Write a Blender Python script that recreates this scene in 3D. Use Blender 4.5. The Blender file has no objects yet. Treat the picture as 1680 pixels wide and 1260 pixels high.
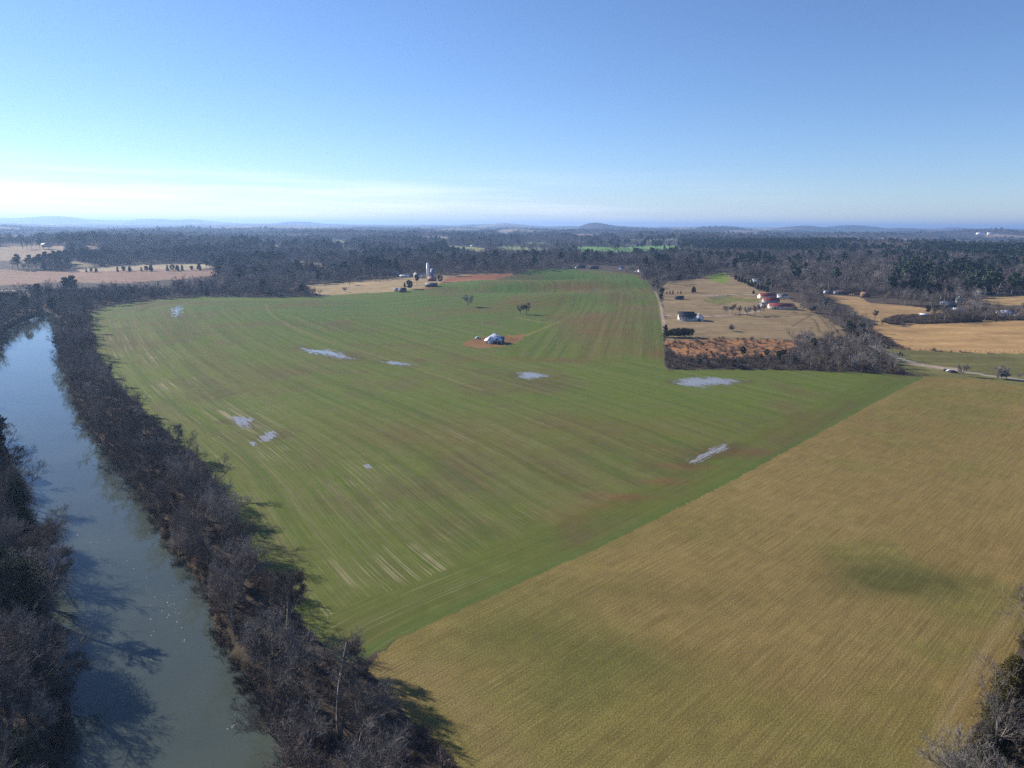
import bpy, math, random
import numpy as np
from mathutils import Vector, Matrix

# ------------------------------------------------------------------ camera, sky, sun, exposure
SC = bpy.context.scene
COL = SC.collection
H = 100.0                                    # drone height above the river plain
F = 1165.0                                   # focal length in pixels of a 1680 px wide picture
PITCH = math.atan((630 - 369.5) / F)
ROLL = math.atan(12 / 1680)
cp, sp = math.cos(PITCH), math.sin(PITCH)
FWD = np.array([0, cp, -sp]); UP0 = np.array([0, sp, cp]); RX = np.array([1.0, 0, 0])
RIGHT = math.cos(ROLL) * RX + math.sin(ROLL) * UP0
UPV = -math.sin(ROLL) * RX + math.cos(ROLL) * UP0
CAM = np.array([0, 0, H])
cd = bpy.data.cameras.new('camera'); cam = bpy.data.objects.new('camera', cd); COL.objects.link(cam)
cam.matrix_world = Matrix(((RIGHT[0], UPV[0], -FWD[0], 0), (RIGHT[1], UPV[1], -FWD[1], 0), (RIGHT[2], UPV[2], -FWD[2], H), (0, 0, 0, 1)))
cd.sensor_fit = 'HORIZONTAL'; cd.sensor_width = 36; cd.lens = 36 * F / 1680
cd.clip_start = 0.5; cd.clip_end = 200000
SC.camera = cam

SUN_AZ = math.radians(-58)                   # azimuth measured from +Y towards +X (the sun stands left of the view)
SUN_EL = math.radians(25)
W = bpy.data.worlds.new('World'); SC.world = W; W.use_nodes = True
nt = W.node_tree; nt.nodes.clear()
wo = nt.nodes.new('ShaderNodeOutputWorld'); bg = nt.nodes.new('ShaderNodeBackground')
sky = nt.nodes.new('ShaderNodeTexSky'); sky.sky_type = 'NISHITA'; sky.sun_disc = False
sky.sun_elevation = SUN_EL; sky.sun_rotation = SUN_AZ
sky.altitude = 200; sky.air_density = 0.9; sky.dust_density = 0.05; sky.ozone_density = 6.0
# thin streaky cirrus low over the horizon
geo = nt.nodes.new('ShaderNodeTexCoord')
sep = nt.nodes.new('ShaderNodeSeparateXYZ'); nt.links.new(geo.outputs['Generated'], sep.inputs[0])
def wmath(op, a, b=None, c=None):
    n = nt.nodes.new('ShaderNodeMath'); n.operation = op
    for i, v in enumerate((a, b, c)):
        if v is None: continue
        if isinstance(v, (int, float)): n.inputs[i].default_value = v
        else: nt.links.new(v, n.inputs[i])
    return n.outputs[0]
mp = nt.nodes.new('ShaderNodeMapping'); mp.inputs['Scale'].default_value = (2.2, 2.2, 48)
mp.inputs['Rotation'].default_value = (0.0, 0.012, 0)
nt.links.new(geo.outputs['Generated'], mp.inputs[0])
nz = nt.nodes.new('ShaderNodeTexNoise'); nz.inputs['Scale'].default_value = 1.3; nz.inputs['Detail'].default_value = 6
nz.inputs['Roughness'].default_value = 0.6; nt.links.new(mp.outputs[0], nz.inputs['Vector'])
band = nt.nodes.new('ShaderNodeMapRange'); band.interpolation_type = 'SMOOTHSTEP'
band.inputs['From Min'].default_value = 0.085; band.inputs['From Max'].default_value = 0.02
nt.links.new(sep.outputs['Z'], band.inputs['Value'])
side = nt.nodes.new('ShaderNodeMapRange'); side.inputs['From Min'].default_value = 0.5; side.inputs['From Max'].default_value = -0.6
side.interpolation_type = 'SMOOTHSTEP'; nt.links.new(sep.outputs['X'], side.inputs['Value'])
thr = nt.nodes.new('ShaderNodeMapRange'); thr.inputs['From Min'].default_value = 0.40; thr.inputs['From Max'].default_value = 0.62
nt.links.new(nz.outputs['Fac'], thr.inputs['Value'])
cl = wmath('MULTIPLY', wmath('MULTIPLY', band.outputs[0], side.outputs[0]), thr.outputs[0])
mixc = nt.nodes.new('ShaderNodeMixRGB'); nt.links.new(wmath('MULTIPLY', cl, 0.75), mixc.inputs[0])
tint = nt.nodes.new('ShaderNodeMixRGB'); tint.blend_type = 'MULTIPLY'; tint.inputs[0].default_value = 1; tint.inputs[2].default_value = (1.02, .955, .99, 1)
nt.links.new(sky.outputs[0], tint.inputs[1]); nt.links.new(tint.outputs[0], mixc.inputs[1]); mixc.inputs[2].default_value = (9.0, 8.9, 9.2, 1)
nt.links.new(mixc.outputs[0], bg.inputs[0]); bg.inputs[1].default_value = 0.087
nt.links.new(bg.outputs[0], wo.inputs[0])

sd = bpy.data.lights.new('sun', 'SUN'); sd.energy = 5.0; sd.angle = math.radians(0.53); sd.color = (1.0, 0.94, 0.84)
sun = bpy.data.objects.new('sun', sd); COL.objects.link(sun)
sdir = Vector((math.sin(SUN_AZ) * math.cos(SUN_EL), math.cos(SUN_AZ) * math.cos(SUN_EL), math.sin(SUN_EL)))
sun.rotation_euler = sdir.to_track_quat('Z', 'Y').to_euler()
sun.location = (0, 0, 400)
SC.view_settings.view_transform = 'Standard'; SC.view_settings.look = 'None'
SC.view_settings.gamma = 1; SC.view_settings.exposure = 0.82
SC.render.engine = 'CYCLES'
cy = SC.cycles
cy.max_bounces = 5; cy.diffuse_bounces = 2; cy.glossy_bounces = 2; cy.transmission_bounces = 2; cy.volume_bounces = 0
cy.use_denoising = False; cy.volume_step_rate = 1; cy.sample_clamp_indirect = 4

# ------------------------------------------------------------------ numeric helpers
def _hash(ix, iy, s):
    n = (ix.astype(np.int64) * 374761393 + iy.astype(np.int64) * 668265263 + s * 1442695041) & 0xffffffff
    n = ((n ^ (n >> 13)) * 1274126177) & 0xffffffff
    n = (n ^ (n >> 16)) & 0xffffff
    return n / float(0xffffff)
def vnoise(x, y, s=0):
    ix = np.floor(x); iy = np.floor(y); fx = x - ix; fy = y - iy
    fx = fx * fx * (3 - 2 * fx); fy = fy * fy * (3 - 2 * fy)
    a = _hash(ix, iy, s); b = _hash(ix + 1, iy, s); c = _hash(ix, iy + 1, s); d = _hash(ix + 1, iy + 1, s)
    return (a * (1 - fx) + b * fx) * (1 - fy) + (c * (1 - fx) + d * fx) * fy
def fbm(x, y, s=0, o=4, g=0.5):
    t = 0; a = 1; w = 0
    for i in range(o):
        t = t + a * vnoise(x * 2 ** i + 17 * i, y * 2 ** i - 9 * i, s + i); w += a; a *= g
    return t / w
def sstep(a, b, x):
    t = np.clip((x - a) / (b - a), 0, 1); return t * t * (3 - 2 * t)
def pdir(px, py):
    d = FWD + RIGHT * ((px - 840) / F) + UPV * ((630 - py) / F)
    return d
def P(px, py, h=0.0):                        # where a line of sight meets the height h
    d = pdir(px, py); t = (h - H) / d[2]
    return CAM + d * t
def project(x, y, z):
    vx = x - CAM[0]; vy = y - CAM[1]; vz = z - CAM[2]
    dz = vx * FWD[0] + vy * FWD[1] + vz * FWD[2]
    dz = np.where(dz < 1, 1, dz)
    u = vx * RIGHT[0] + vy * RIGHT[1] + vz * RIGHT[2]; v = vx * UPV[0] + vy * UPV[1] + vz * UPV[2]
    return 840 + F * u / dz, 630 - F * v / dz
def pip(x, y, poly):
    p = np.asarray(poly, float); ins = np.zeros(x.shape, bool); j = len(p) - 1
    for i in range(len(p)):
        xi, yi = p[i]; xj, yj = p[j]
        c = ((yi > y) != (yj > y))
        if yi != yj: ins ^= c & (x < (xj - xi) * (y - yi) / (yj - yi) + xi)
        j = i
    return ins
def dist_line(x, y, pl, closed=False):       # distance to a polyline, and how far along it
    pl = np.asarray(pl, float); n = len(pl); best = np.full(x.shape, 1e12); al = np.zeros(x.shape); acc = 0.0
    for i in range(n if closed else n - 1):
        a = pl[i]; b = pl[(i + 1) % n]; d = b - a; L = math.hypot(*d)
        if L < 1e-6: continue
        t = np.clip(((x - a[0]) * d[0] + (y - a[1]) * d[1]) / L ** 2, 0, 1)
        q = (x - a[0] - t * d[0]) ** 2 + (y - a[1] - t * d[1]) ** 2
        m = q < best; best = np.where(m, q, best); al = np.where(m, acc + t * L, al); acc += L
    return np.sqrt(best), al
def sdist(x, y, poly):                       # negative inside
    d, _ = dist_line(x, y, poly, True); return np.where(pip(x, y, poly), -d, d)
def smooth_line(pl, k=3):
    p = np.asarray(pl, float)
    for _ in range(k):
        q = [p[0]]
        for a, b in zip(p[:-1], p[1:]): q += [a * .75 + b * .25, a * .25 + b * .75]
        q.append(p[-1]); p = np.array(q)
    return p

# ------------------------------------------------------------------ the river
WZ = -3.5
RS = [(480, 1260), (425, 1150), (355, 1050), (330, 960), (255, 870), (225, 800), (170, 740), (130, 680), (107, 610), (98, 560), (104, 528)]
LS = [(135, 1260), (95, 1100), (75, 1000), (65, 900), (35, 800), (-25, 700), (-70, 650), (-45, 600), (-8, 572), (8, 542), (50, 520), (82, 512)]
rs = [(-22, -260), (-26, 0), (-33, 70)] + [tuple(P(a, b, WZ)[:2]) for a, b in RS] + [(-640, 945), (-780, 1010), (-1100, 1040)]
ls = [(-80, -260), (-80, 0), (-84, 70)] + [tuple(P(a, b, WZ)[:2]) for a, b in LS] + [(-760, 960), (-1100, 980)]
rs = smooth_line(rs, 2); ls = smooth_line(ls, 2)
RIVER = np.vstack([rs, ls[::-1]])

# ------------------------------------------------------------------ height of the land
CT = [  # picture x, y, height
    (150,520,0),(330,490,0),(500,490,0),(560,500,.3),(600,540,0),(700,600,0),(850,620,0),(1000,620,0),(1150,630,0),(1300,640,0),(1500,640,0),(800,700,0),
    (600,800,0),(1200,800,0),(1680,700,0),(1680,900,0),(400,900,0),(300,640,0),(430,560,0),(1900,700,0),(-200,900,0),(-200,620,0),(-300,520,1),
    (600,500,1),(700,515,3.5),(700,490,7),(750,470,11),(705,462,12),(650,476,8),(840,455,16),(858,516,6),(768,502,6.5),(810,562,2.5),(890,500,8),
    (900,476,12.5),(950,492,10),(955,466,14),(1040,462,15),(900,443,18),(1000,443,18),(1050,445,16),(1080,520,9),(1080,560,4),(1000,540,6),(1000,580,1.5),
    (940,560,2.5),(1130,520,9),(1200,480,14),(1180,455,19),(1270,490,14),(1300,540,7),(1380,550,5),(1200,570,4),(1100,600,1),(1440,600,1),(1350,490,12),
    (1500,550,4),(1650,545,6),(1500,500,9),(1650,490,12),(1550,604,0),(1680,625,0),(1450,460,16),(1600,440,20),(0,475,1),(200,472,2),(400,452,6),(560,470,5),
    (0,440,9),(250,440,11),(80,412,24),(150,403,34),(300,410,22),(500,430,10),(640,425,12),(760,410,10),(900,420,10),(1000,408,8),(1130,406,10),(1250,420,20),
    (1500,415,24),(1800,420,24),(1900,500,12),(-200,410,25),(-200,460,6)]
def polar(x, y): return np.arctan2(x, y), 0.55 * np.log(np.maximum(np.hypot(x, y), 20))
cpt = np.array([list(P(a, b, h)[:2]) + [h] for a, b, h in CT] + [[(950-840)/F*1235, 1235, 9.5], [(880-840)/F*1230, 1230, 12], [0, 60, 0], [-150, 100, 0], [150, 100, 0], [-40, 20, 0], [300, 40, 0], [-300, 40, 0]])
_ca, _cl = polar(cpt[:, 0], cpt[:, 1]); _c2 = 0.03 ** 2
_A = np.sqrt((_ca[:, None] - _ca[None]) ** 2 + (_cl[:, None] - _cl[None]) ** 2 + _c2)
_w = np.linalg.solve(_A + 1e-4 * np.eye(len(cpt)), cpt[:, 2])
PEAKS = [(965, 9500, 82, 190, 500), (985, 9800, 64, 330, 700), (1045, 9600, 66, 300, 700), (1190, 8200, 66, 330, 600), (1160, 8600, 66, 500, 800), (775, 15000, 85, 500, 900),
         (830, 14000, 95, 450, 900), (480, 17000, 130, 700, 900), (60, 19000, 175, 1300, 1500), (130, 18000, 165, 1200, 1500), (300, 20000, 150, 1800, 1500), (1300, 12000, 85, 500, 900),
         (1390, 13000, 95, 500, 900), (1465, 11000, 92, 380, 800), (1550, 15000, 95, 600, 900), (1640, 6500, 66, 420, 450), (150, 3900, 22, 330, 450), (240, 3700, 18, 300, 450)]
def height(x, y):
    x = np.asarray(x, float); y = np.asarray(y, float); sh = x.shape; x = x.ravel(); y = y.ravel()
    r = np.hypot(x, y); a, l = polar(x, np.where(y < 0, np.abs(y), y)); h = np.zeros(x.shape)
    for i in range(len(cpt)): h += _w[i] * np.sqrt((a - _ca[i]) ** 2 + (l - _cl[i]) ** 2 + _c2)
    near = h
    h = np.maximum(h - 0.4, 0); h = h * h / (h + 0.8)
    h = np.minimum(h, 34)
    h *= sstep(-200, 200, y)
    k = sstep(2300, 4200, r)
    far = 14 + (16 + 60 * sstep(3500, 8000, r) + 40 * sstep(11000, 24000, r)) * (fbm(x / 1200, y / 1200, 5, 4) - .36) * 1.5 + 4 * sstep(12000, 30000, r)
    h = h * (1 - k) + np.maximum(far, 1) * k
    h += sstep(1500, 2600, r) * 5 * (fbm(x / 330, y / 330, 9, 3) - .5) + sstep(2000, 3300, r) * 62 * (fbm(x / 900 + 4, y / 620, 29, 3) - .44) * (1 - .5 * sstep(6000, 9000, r))
    for px, d, hh, wx, wy in PEAKS:
        px0 = (px - 840) / F * d
        h = h + np.maximum(hh - 24, 12) * np.exp(-((x - px0) / wx) ** 2 - ((y - d) / wy) ** 2)
    h = h + 8.0 * np.exp(-((x - 105) / 150) ** 2 - ((y - 1085) / 60) ** 2) - 8.5 * np.exp(-((x - 90) / 190) ** 2 - ((y - 1215) / 62) ** 2) + 5.0 * np.exp(-((x - 70) / 90) ** 2 - ((y - 905) / 55) ** 2) - 5.5 * np.exp(-((x - 30) / 110) ** 2 - ((y - 1010) / 40) ** 2)
    h = h + sstep(2500, 5000, r) * 9 * (fbm(x / 90, y / 90, 19, 3) - .5) + sstep(7500, 9500, r) * 10
    near = r < 1500
    if near.any():
        xs = x[near]; ys = y[near]; s = sdist(xs, ys, RIVER)
        rough = (fbm(xs / 7, ys / 7, 3, 3) - .5) * 1.6
        bank = -5.2 + 5.2 * sstep(-2.0, 5.0, s + rough)
        w = sstep(16, 6, s)
        h[near] = h[near] * (1 - w) + bank * w * 1.0 + 0
        h[near] = np.where(s < 16, h[near], h[near])
    return h.reshape(sh)
def hit(px, py):                              # where a line of sight meets the land
    d = pdir(px, py); t = np.geomspace(40, 60000, 1100)
    z = H + d[2] * t; g = height(d[0] * t, d[1] * t)
    k = np.argmax(z < g)
    if k == 0: k = len(t) - 1
    a, b = t[k - 1], t[k]
    for _ in range(14):
        m = (a + b) / 2
        if H + d[2] * m < height(np.array([d[0] * m]), np.array([d[1] * m]))[0]: b = m
        else: a = m
    return np.array([d[0] * b, d[1] * b, H + d[2] * b])
def world_poly(pts): return np.array([hit(a, b)[:2] for a, b in pts])

# ------------------------------------------------------------------ land cover
GREEN_PX = [(150,515),(175,503),(240,493),(335,486.5),(430,488),(540,485),(600,481),(640,479),(690,474),(730,464),(780,460),(840,452),(870,443),(925,440.5),(990,444),(1045,450),
            (1062,462),(1075,480),(1083,500),(1086,530),(1088,560),(1090,600),(1097,607),(1300,607),(1450,613),(1518,618),(1480,636),(1200,790),(1000,890),(820,972),(700,1025),
            (650,1050),(590,1088),(560,1088),(505,1030),(455,965),(405,885),(370,810),(325,752),(275,710),(225,665),(182,615),(158,570)]
green_w = world_poly(GREEN_PX)
LEFT_PX = [(690,474),(640,479),(600,481),(540,485),(430,488),(335,486.5),(240,493),(175,503),(150,515),(158,570),(182,615),(225,665),(275,710),(325,752),(370,810),(405,885),(455,965),(505,1030),(560,1088)]
left_w = smooth_line(world_poly(LEFT_PX), 3)
tanline = world_poly([(1518,618),(1480,636),(1200,790),(1000,890),(820,972),(700,1025),(650,1050),(590,1088)])
rightline = world_poly([(1045,450),(1062,462),(1075,480),(1083,500),(1086,530),(1088,560),(1090,600)])
TAN_PX = [(1518,618),(1600,622),(1680,634),(1800,642),(2000,655),(1880,800),(1790,900),(1722,985),(1688,1035),(1640,1112),(1602,1185),(1562,1266),(1520,1400),
          (860,1400),(760,1262),(700,1200),(645,1150),(600,1095),(650,1050),(700,1025),(820,972),(1000,890),(1200,790),(1480,636)]
tan_w = world_poly(TAN_PX)
hay = lambda *p: world_poly(p)
OPEN = [  # name, base colour, world outline, trees whose tops would stand before it are left out?
    ('pasture', (.23,.165,.092), hay((1088,470),(1100,462),(1190,447),(1205,458),(1245,476),(1290,487),(1335,512),(1375,535),(1392,552),(1300,561),(1180,560),(1140,562),(1094,564),(1087,510)), 0),
    ('scrub', (.20,.095,.040), hay((1096,561),(1180,554),(1300,560),(1290,583),(1180,588),(1105,585)), 0),
    ('pasture', (.32,.205,.10), hay((1340,483),(1410,486),(1432,497),(1500,503),(1570,513),(1520,517),(1470,519),(1440,530),(1405,508),(1370,494)), 1),
    ('pasture', (.36,.225,.10), hay((1425,527),(1470,533),(1560,530),(1640,526),(1760,524),(1760,579),(1600,578),(1490,573),(1455,556),(1430,540)), 1),
    ('pasture', (.125,.115,.045), hay((1455,572),(1600,579),(1760,580),(1760,645),(1680,636),(1600,624),(1518,619),(1482,610),(1466,592)), 0),
    ('pasture', (.34,.23,.11), hay((1600,489),(1760,482),(1760,502),(1640,501)), 1),
    ('pasture', (.30,.22,.14), hay((0,405),(70,403),(108,404),(104,418),(60,425),(0,428),(-120,428),(-120,405)), 1),
    ('pasture', (.22,.15,.09), hay((140,404),(168,404),(160,411),(140,411)), 1),
    ('pasture', (.21,.17,.09), hay((112,428),(150,433),(148,438),(118,440)), 1),
    ('pasture', (.36,.29,.18), hay((120,443),(200,436),(280,433),(330,433),(348,438),(330,442),(200,444),(125,447)), 1),
    ('ploughed', (.27,.17,.12), hay((-120,443),(0,442),(120,446),(330,442),(372,447),(330,456),(200,464),(100,463),(0,468),(-120,470)), 1),
    ('pasture', (.24,.18,.10), hay((468,427),(500,429),(532,434),(542,441),(500,436),(470,431)), 1),
    ('pasture', (.30,.22,.12), hay((445,471),(560,464),(650,456),(665,452),(690,456),(760,450),(845,448),(842,453),(780,461),(735,465),(690,475),(640,480),(600,482),(545,485),(480,477)), 0),
    ('ploughed', (.25,.11,.06), hay((735,456),(780,450),(842,449),(842,453),(780,461),(735,465),(715,468)), 0),
    ('pasture', (.20,.18,.09), hay((540,393),(575,395),(572,399),(545,398)), 1),
    ('pasture', (.20,.17,.10), hay((620,404),(655,405),(650,408),(625,408)), 1),
    ('pasture', (.22,.22,.09), hay((733,402),(770,405),(800,409),(795,414),(765,412),(735,407)), 1),
    ('pasture', (.20,.22,.10), hay((812,402),(850,401),(870,405),(905,407),(900,413),(850,412),(815,410)), 1),
    ('crop', (.13,.24,.06), hay((945,405),(1040,404),(1130,404),(1125,408),(1050,414),(950,414)), 1),
    ('pasture', (.22,.15,.11), hay((936,384),(980,384),(986,388),(940,388)), 1),
    ('pasture', (.22,.16,.12), hay((1190,379),(1250,380),(1240,384),(1180,382)), 1),
    ('pasture', (.24,.18,.13), hay((1600,384),(1640,384),(1680,387),(1740,389),(1700,391),(1620,389)), 1),
    ('pasture', (.25,.20,.15), hay((818,379),(840,378),(842,383),(820,384)), 1),
    ('pasture', (.28,.24,.15), hay((560,411),(590,412),(588,416),(562,415)), 1), ('pasture', (.26,.2,.13), hay((895,395),(960,396),(955,399),(900,398)), 1), ('pasture', (.22,.24,.12), hay((1010,392),(1120,393),(1110,396),(1015,395)), 1),
    ('pasture', (.30,.24,.16), hay((300,392),(350,393),(345,396),(305,395)), 1), ('pasture', (.28,.22,.15), hay((690,388),(740,389),(735,392),(692,391)), 1), ('pasture', (.27,.21,.14), hay((1255,392),(1330,393),(1320,396),(1260,395)), 1), ('pasture', (.30,.22,.16), hay((1440,391),(1500,392),(1490,395),(1445,394)), 1),
    ('pasture', (.26,.22,.13), hay((420,401),(470,402),(462,406),(425,405)), 1), ('pasture', (.30,.23,.14), hay((0,388),(60,388),(50,392),(0,393)), 1), ('crop', (.14,.2,.08), hay((860,397),(900,398),(895,402),(862,401)), 1),
    ('pasture', (.19,.2,.10), hay((1225,459),(1250,461),(1262,465),(1240,468),(1228,463)), 1),
]
GAP = hay((1440,522),(1470,518),(1520,516),(1570,512),(1690,511),(1690,526),(1560,531),(1480,534),(1440,530))
brightgrass = hay((1158,453),(1190,447),(1198,458),(1190,466),(1165,460))
lawn = hay((1150,492),(1210,480),(1250,488),(1240,500),(1180,500))
dirtpatch = hay((757,563),(775,556),(800,552),(835,550),(862,548),(862,552),(850,562),(825,569),(790,571),(765,569))
dirtpatch2 = hay((640,468),(680,462),(720,465),(712,472),(690,476),(650,472))
forest_open_px = [(n, w) for n, c, w, k in OPEN if k]
KEEP = []
for n, c, w, k in OPEN:
    if k:
        zz = height(w[:, 0], w[:, 1]); u, v = project(w[:, 0], w[:, 1], zz); KEEP.append(np.stack([u, v], 1))

print('land cover ready')

# ------------------------------------------------------------------ materials
MATS = {}
def nodes(name):
    m = bpy.data.materials.new(name); m.use_nodes = True; t = m.node_tree; t.nodes.clear()
    o = t.nodes.new('ShaderNodeOutputMaterial'); b = t.nodes.new('ShaderNodeBsdfPrincipled')
    t.links.new(b.outputs[0], o.inputs[0]); b.inputs['Specular IOR Level'].default_value = 0.2
    MATS[name] = m; return m, t, b
def N(t, kind, **kw):
    n = t.nodes.new('ShaderNode' + kind)
    for k, v in kw.items():
        if k in n.inputs: 
            n.inputs[k].default_value = v
        else: setattr(n, k, v)
    return n
def mth(t, op, a, b=None, clamp=False):
    n = t.nodes.new('ShaderNodeMath'); n.operation = op; n.use_clamp = clamp
    for i, v in enumerate((a, b)):
        if v is None: continue
        if isinstance(v, (int, float)): n.inputs[i].default_value = v
        else: t.links.new(v, n.inputs[i])
    return n.outputs[0]
def mix(t, f, a, b, blend='MIX'):
    n = t.nodes.new('ShaderNodeMixRGB'); n.blend_type = blend
    for i, v in enumerate((f, a, b)):
        if isinstance(v, (int, float)): n.inputs[i].default_value = v
        elif isinstance(v, tuple): n.inputs[i].default_value = (*v, 1)[:4]
        else: t.links.new(v, n.inputs[i])
    return n.outputs[0]
def rng(t, v, a, b, c=0.0, d=1.0, smooth=False):
    n = t.nodes.new('ShaderNodeMapRange'); t.links.new(v, n.inputs[0])
    for i, q in enumerate((a, b, c, d)): n.inputs[i + 1].default_value = q
    if smooth: n.interpolation_type = 'SMOOTHSTEP'
    return n.outputs[0]
def noise(t, vec, scale=1.0, detail=3, rough=0.5):
    n = t.nodes.new('ShaderNodeTexNoise'); n.inputs['Scale'].default_value = scale
    n.inputs['Detail'].default_value = detail; n.inputs['Roughness'].default_value = rough
    t.links.new(vec, n.inputs['Vector']); return n.outputs['Fac']
def simple(name, col, rough=0.7, var=0.15, vscale=1.0, metal=0.0, spec=0.3):
    m, t, b = nodes(name)
    tc = N(t, 'TexCoord'); nz = noise(t, tc.outputs['Object'], vscale, 4, 0.6)
    c = mix(t, rng(t, nz, .3, .7), tuple(x * (1 - var) for x in col), tuple(min(1, x * (1 + var)) for x in col))
    t.links.new(c, b.inputs['Base Color']); b.inputs['Roughness'].default_value = rough
    b.inputs['Metallic'].default_value = metal; b.inputs['Specular IOR Level'].default_value = spec
    return m

# ------------------------------------------------------------------ the ground, one polar sheet from under the drone to the skyline
az = np.concatenate([np.radians(np.arange(-180, -46, 3.0)), np.radians(np.linspace(-46, 46, 1050)), np.radians(np.arange(49, 180.1, 3.0))])
rr = [1.5]
while rr[-1] < 42000:
    r = rr[-1]; rr.append(r + max(min((r * r + H * H) / H * 0.00155, 0.0075 * r), 0.25 if r > 60 else 3.0))
rr = np.array(rr)
A_, R_ = np.meshgrid(az, rr); GX = (R_ * np.sin(A_)); GY = (R_ * np.cos(A_)); nr, na = GX.shape
gx = GX.ravel(); gy = GY.ravel(); gr = R_.ravel(); gz = height(gx, gy)
print('ground grid', nr, na)
def inpoly(w, x, y, jit=0.0):
    lo = w.min(0) - 30; hi = w.max(0) + 30; m = (x > lo[0]) & (x < hi[0]) & (y > lo[1]) & (y < hi[1]); out = np.zeros(x.shape, bool)
    if m.any():
        xs, ys = x[m], y[m]
        if jit: xs = xs + jit * (fbm(xs / (jit * 3), ys / (jit * 3), 31, 3) - .5) * 2; ys = ys + jit * (fbm(xs / (jit * 3), ys / (jit * 3), 37, 3) - .5) * 2
        out[m] = pip(xs, ys, w)
    return out
base = np.empty((gx.size, 3)); 
# leaf litter and far woods
lit = np.array([.085, .066, .052])
patch = fbm(gx / 420, gy / 420, 50, 4)
wood = np.array([.105, .088, .080]); pine = np.array([.034, .060, .034])
fk = sstep(3800, 5200, gr)
ever = sstep(.53, .60, fbm(gx / 900 + 3, gy / 900, 60, 4))
far_col = wood * (1 - ever[:, None]) + pine * ever[:, None]
far_col = far_col * .62 * (.35 + 1.3 * fbm(gx / 45, gy / 45, 71, 3))[:, None]  # canopy self-shade painted in by darkening the far wood colour
openf = (sstep(.60, .63, fbm(gx / 700 + 9, gy / 420, 80, 4)) * sstep(4200, 5500, gr))[:, None]
far_col = far_col * (1 - openf) + np.array([.25, .20, .13]) * openf
base[:] = lit * (.7 + .6 * patch)[:, None]
base = base * (1 - fk[:, None]) + far_col * fk[:, None]
cov = np.zeros(gx.size, np.int8)             # 0 woods, 1 wheat, 2 hay, 3 pasture, 4 ploughed, 5 scrub
for n_, c_, w_, k_ in OPEN:
    m = inpoly(w_, gx, gy, (11.0 if n_ == 'scrub' else 6.0) if not k_ else (14.0 if np.hypot(*w_.mean(0)) < 2300 else 55.0))
    nn = fbm(gx[m] / 38, gy[m] / 14, 90, 4)[:, None]; n2 = fbm(gx[m] / 9, gy[m] / 9, 95, 3)[:, None]
    cc = np.array(c_) * (.62 + .5 * nn + .28 * n2)
    base[m] = cc; cov[m] = {'pasture': 3, 'ploughed': 4, 'scrub': 5, 'crop': 3}[n_]
scr = cov == 5
s_ = sstep(.34, .54, fbm(gx[scr] / 3.2, gy[scr] / 2.6, 97, 4))[:, None]
base[scr] = np.array([.32, .155, .070]) * s_ + np.array([.085, .060, .042]) * (1 - s_)
m = inpoly(GAP, gx, gy, 8) & (cov == 0); nn = fbm(gx[m] / 9, gy[m] / 6, 91, 3)[:, None]; base[m] = np.array([.17, .115, .065]) * (.5 + nn)
m = inpoly(brightgrass, gx, gy, 6); base[m] = (.16, .20, .04)
m = inpoly(lawn, gx, gy, 8) & (fbm(gx / 30, gy / 30, 12, 3) > .42); base[m] = np.array([.15, .14, .05]) * (.8 + .4 * fbm(gx[m] / 9, gy[m] / 9, 13, 3))[:, None]
# hay meadow
tanm = inpoly(tan_w, gx, gy, 0.8); cov[tanm] = 2
tx, ty = gx[tanm], gy[tanm]
n1 = fbm(tx / 60, ty / 60, 101, 4); n2 = fbm(tx / 17, ty / 17, 105, 4); n3 = fbm(tx / 3.0, ty / 3.0, 109, 3)
tc_ = np.array([.236, .166, .073]) * (.82 + .24 * n3 + .12 * n2)[:, None]
tc_ = tc_ * (.80 + .42 * fbm(tx / 85 + 5, ty / 130, 133, 3))[:, None]
gmix = sstep(.46, .66, n1 * .6 + n2 * .4)[:, None] * .6
tc_ = tc_ * (1 - gmix) + np.array([.135, .135, .040]) * (.8 + .4 * n3)[:, None] * gmix
rmix = sstep(.52, .70, fbm(tx / 35, ty / 35, 120, 4))[:, None] * .35
tc_ = tc_ * (1 - rmix) + np.array([.20, .125, .055]) * rmix
def blob(px, py, rx_, ry_, x, y):
    c = hit(px, py); return np.exp(-(((x - c[0]) / rx_) ** 2 + ((y - c[1]) / ry_) ** 2) * (.35 + 1.4 * fbm(x / 9, y / 7, 141, 3)))
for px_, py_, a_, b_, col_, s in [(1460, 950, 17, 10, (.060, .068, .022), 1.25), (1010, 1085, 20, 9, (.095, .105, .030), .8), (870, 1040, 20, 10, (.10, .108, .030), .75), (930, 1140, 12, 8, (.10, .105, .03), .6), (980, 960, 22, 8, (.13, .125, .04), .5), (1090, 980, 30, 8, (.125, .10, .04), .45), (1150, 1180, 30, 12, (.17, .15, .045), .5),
                                 (1120, 860, 26, 14, (.14, .13, .04), .45), (1560, 650, 90, 12, (.17, .15, .045), .5), (1500, 640, 40, 25, (.15, .14, .04), .35)]:
    k = (blob(px_, py_, a_, b_, tx, ty) * s * (.55 + .9 * n2))[:, None].clip(0, .9); tc_ = tc_ * (1 - k) + np.array(col_) * (.8 + .4 * n3)[:, None] * k
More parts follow.
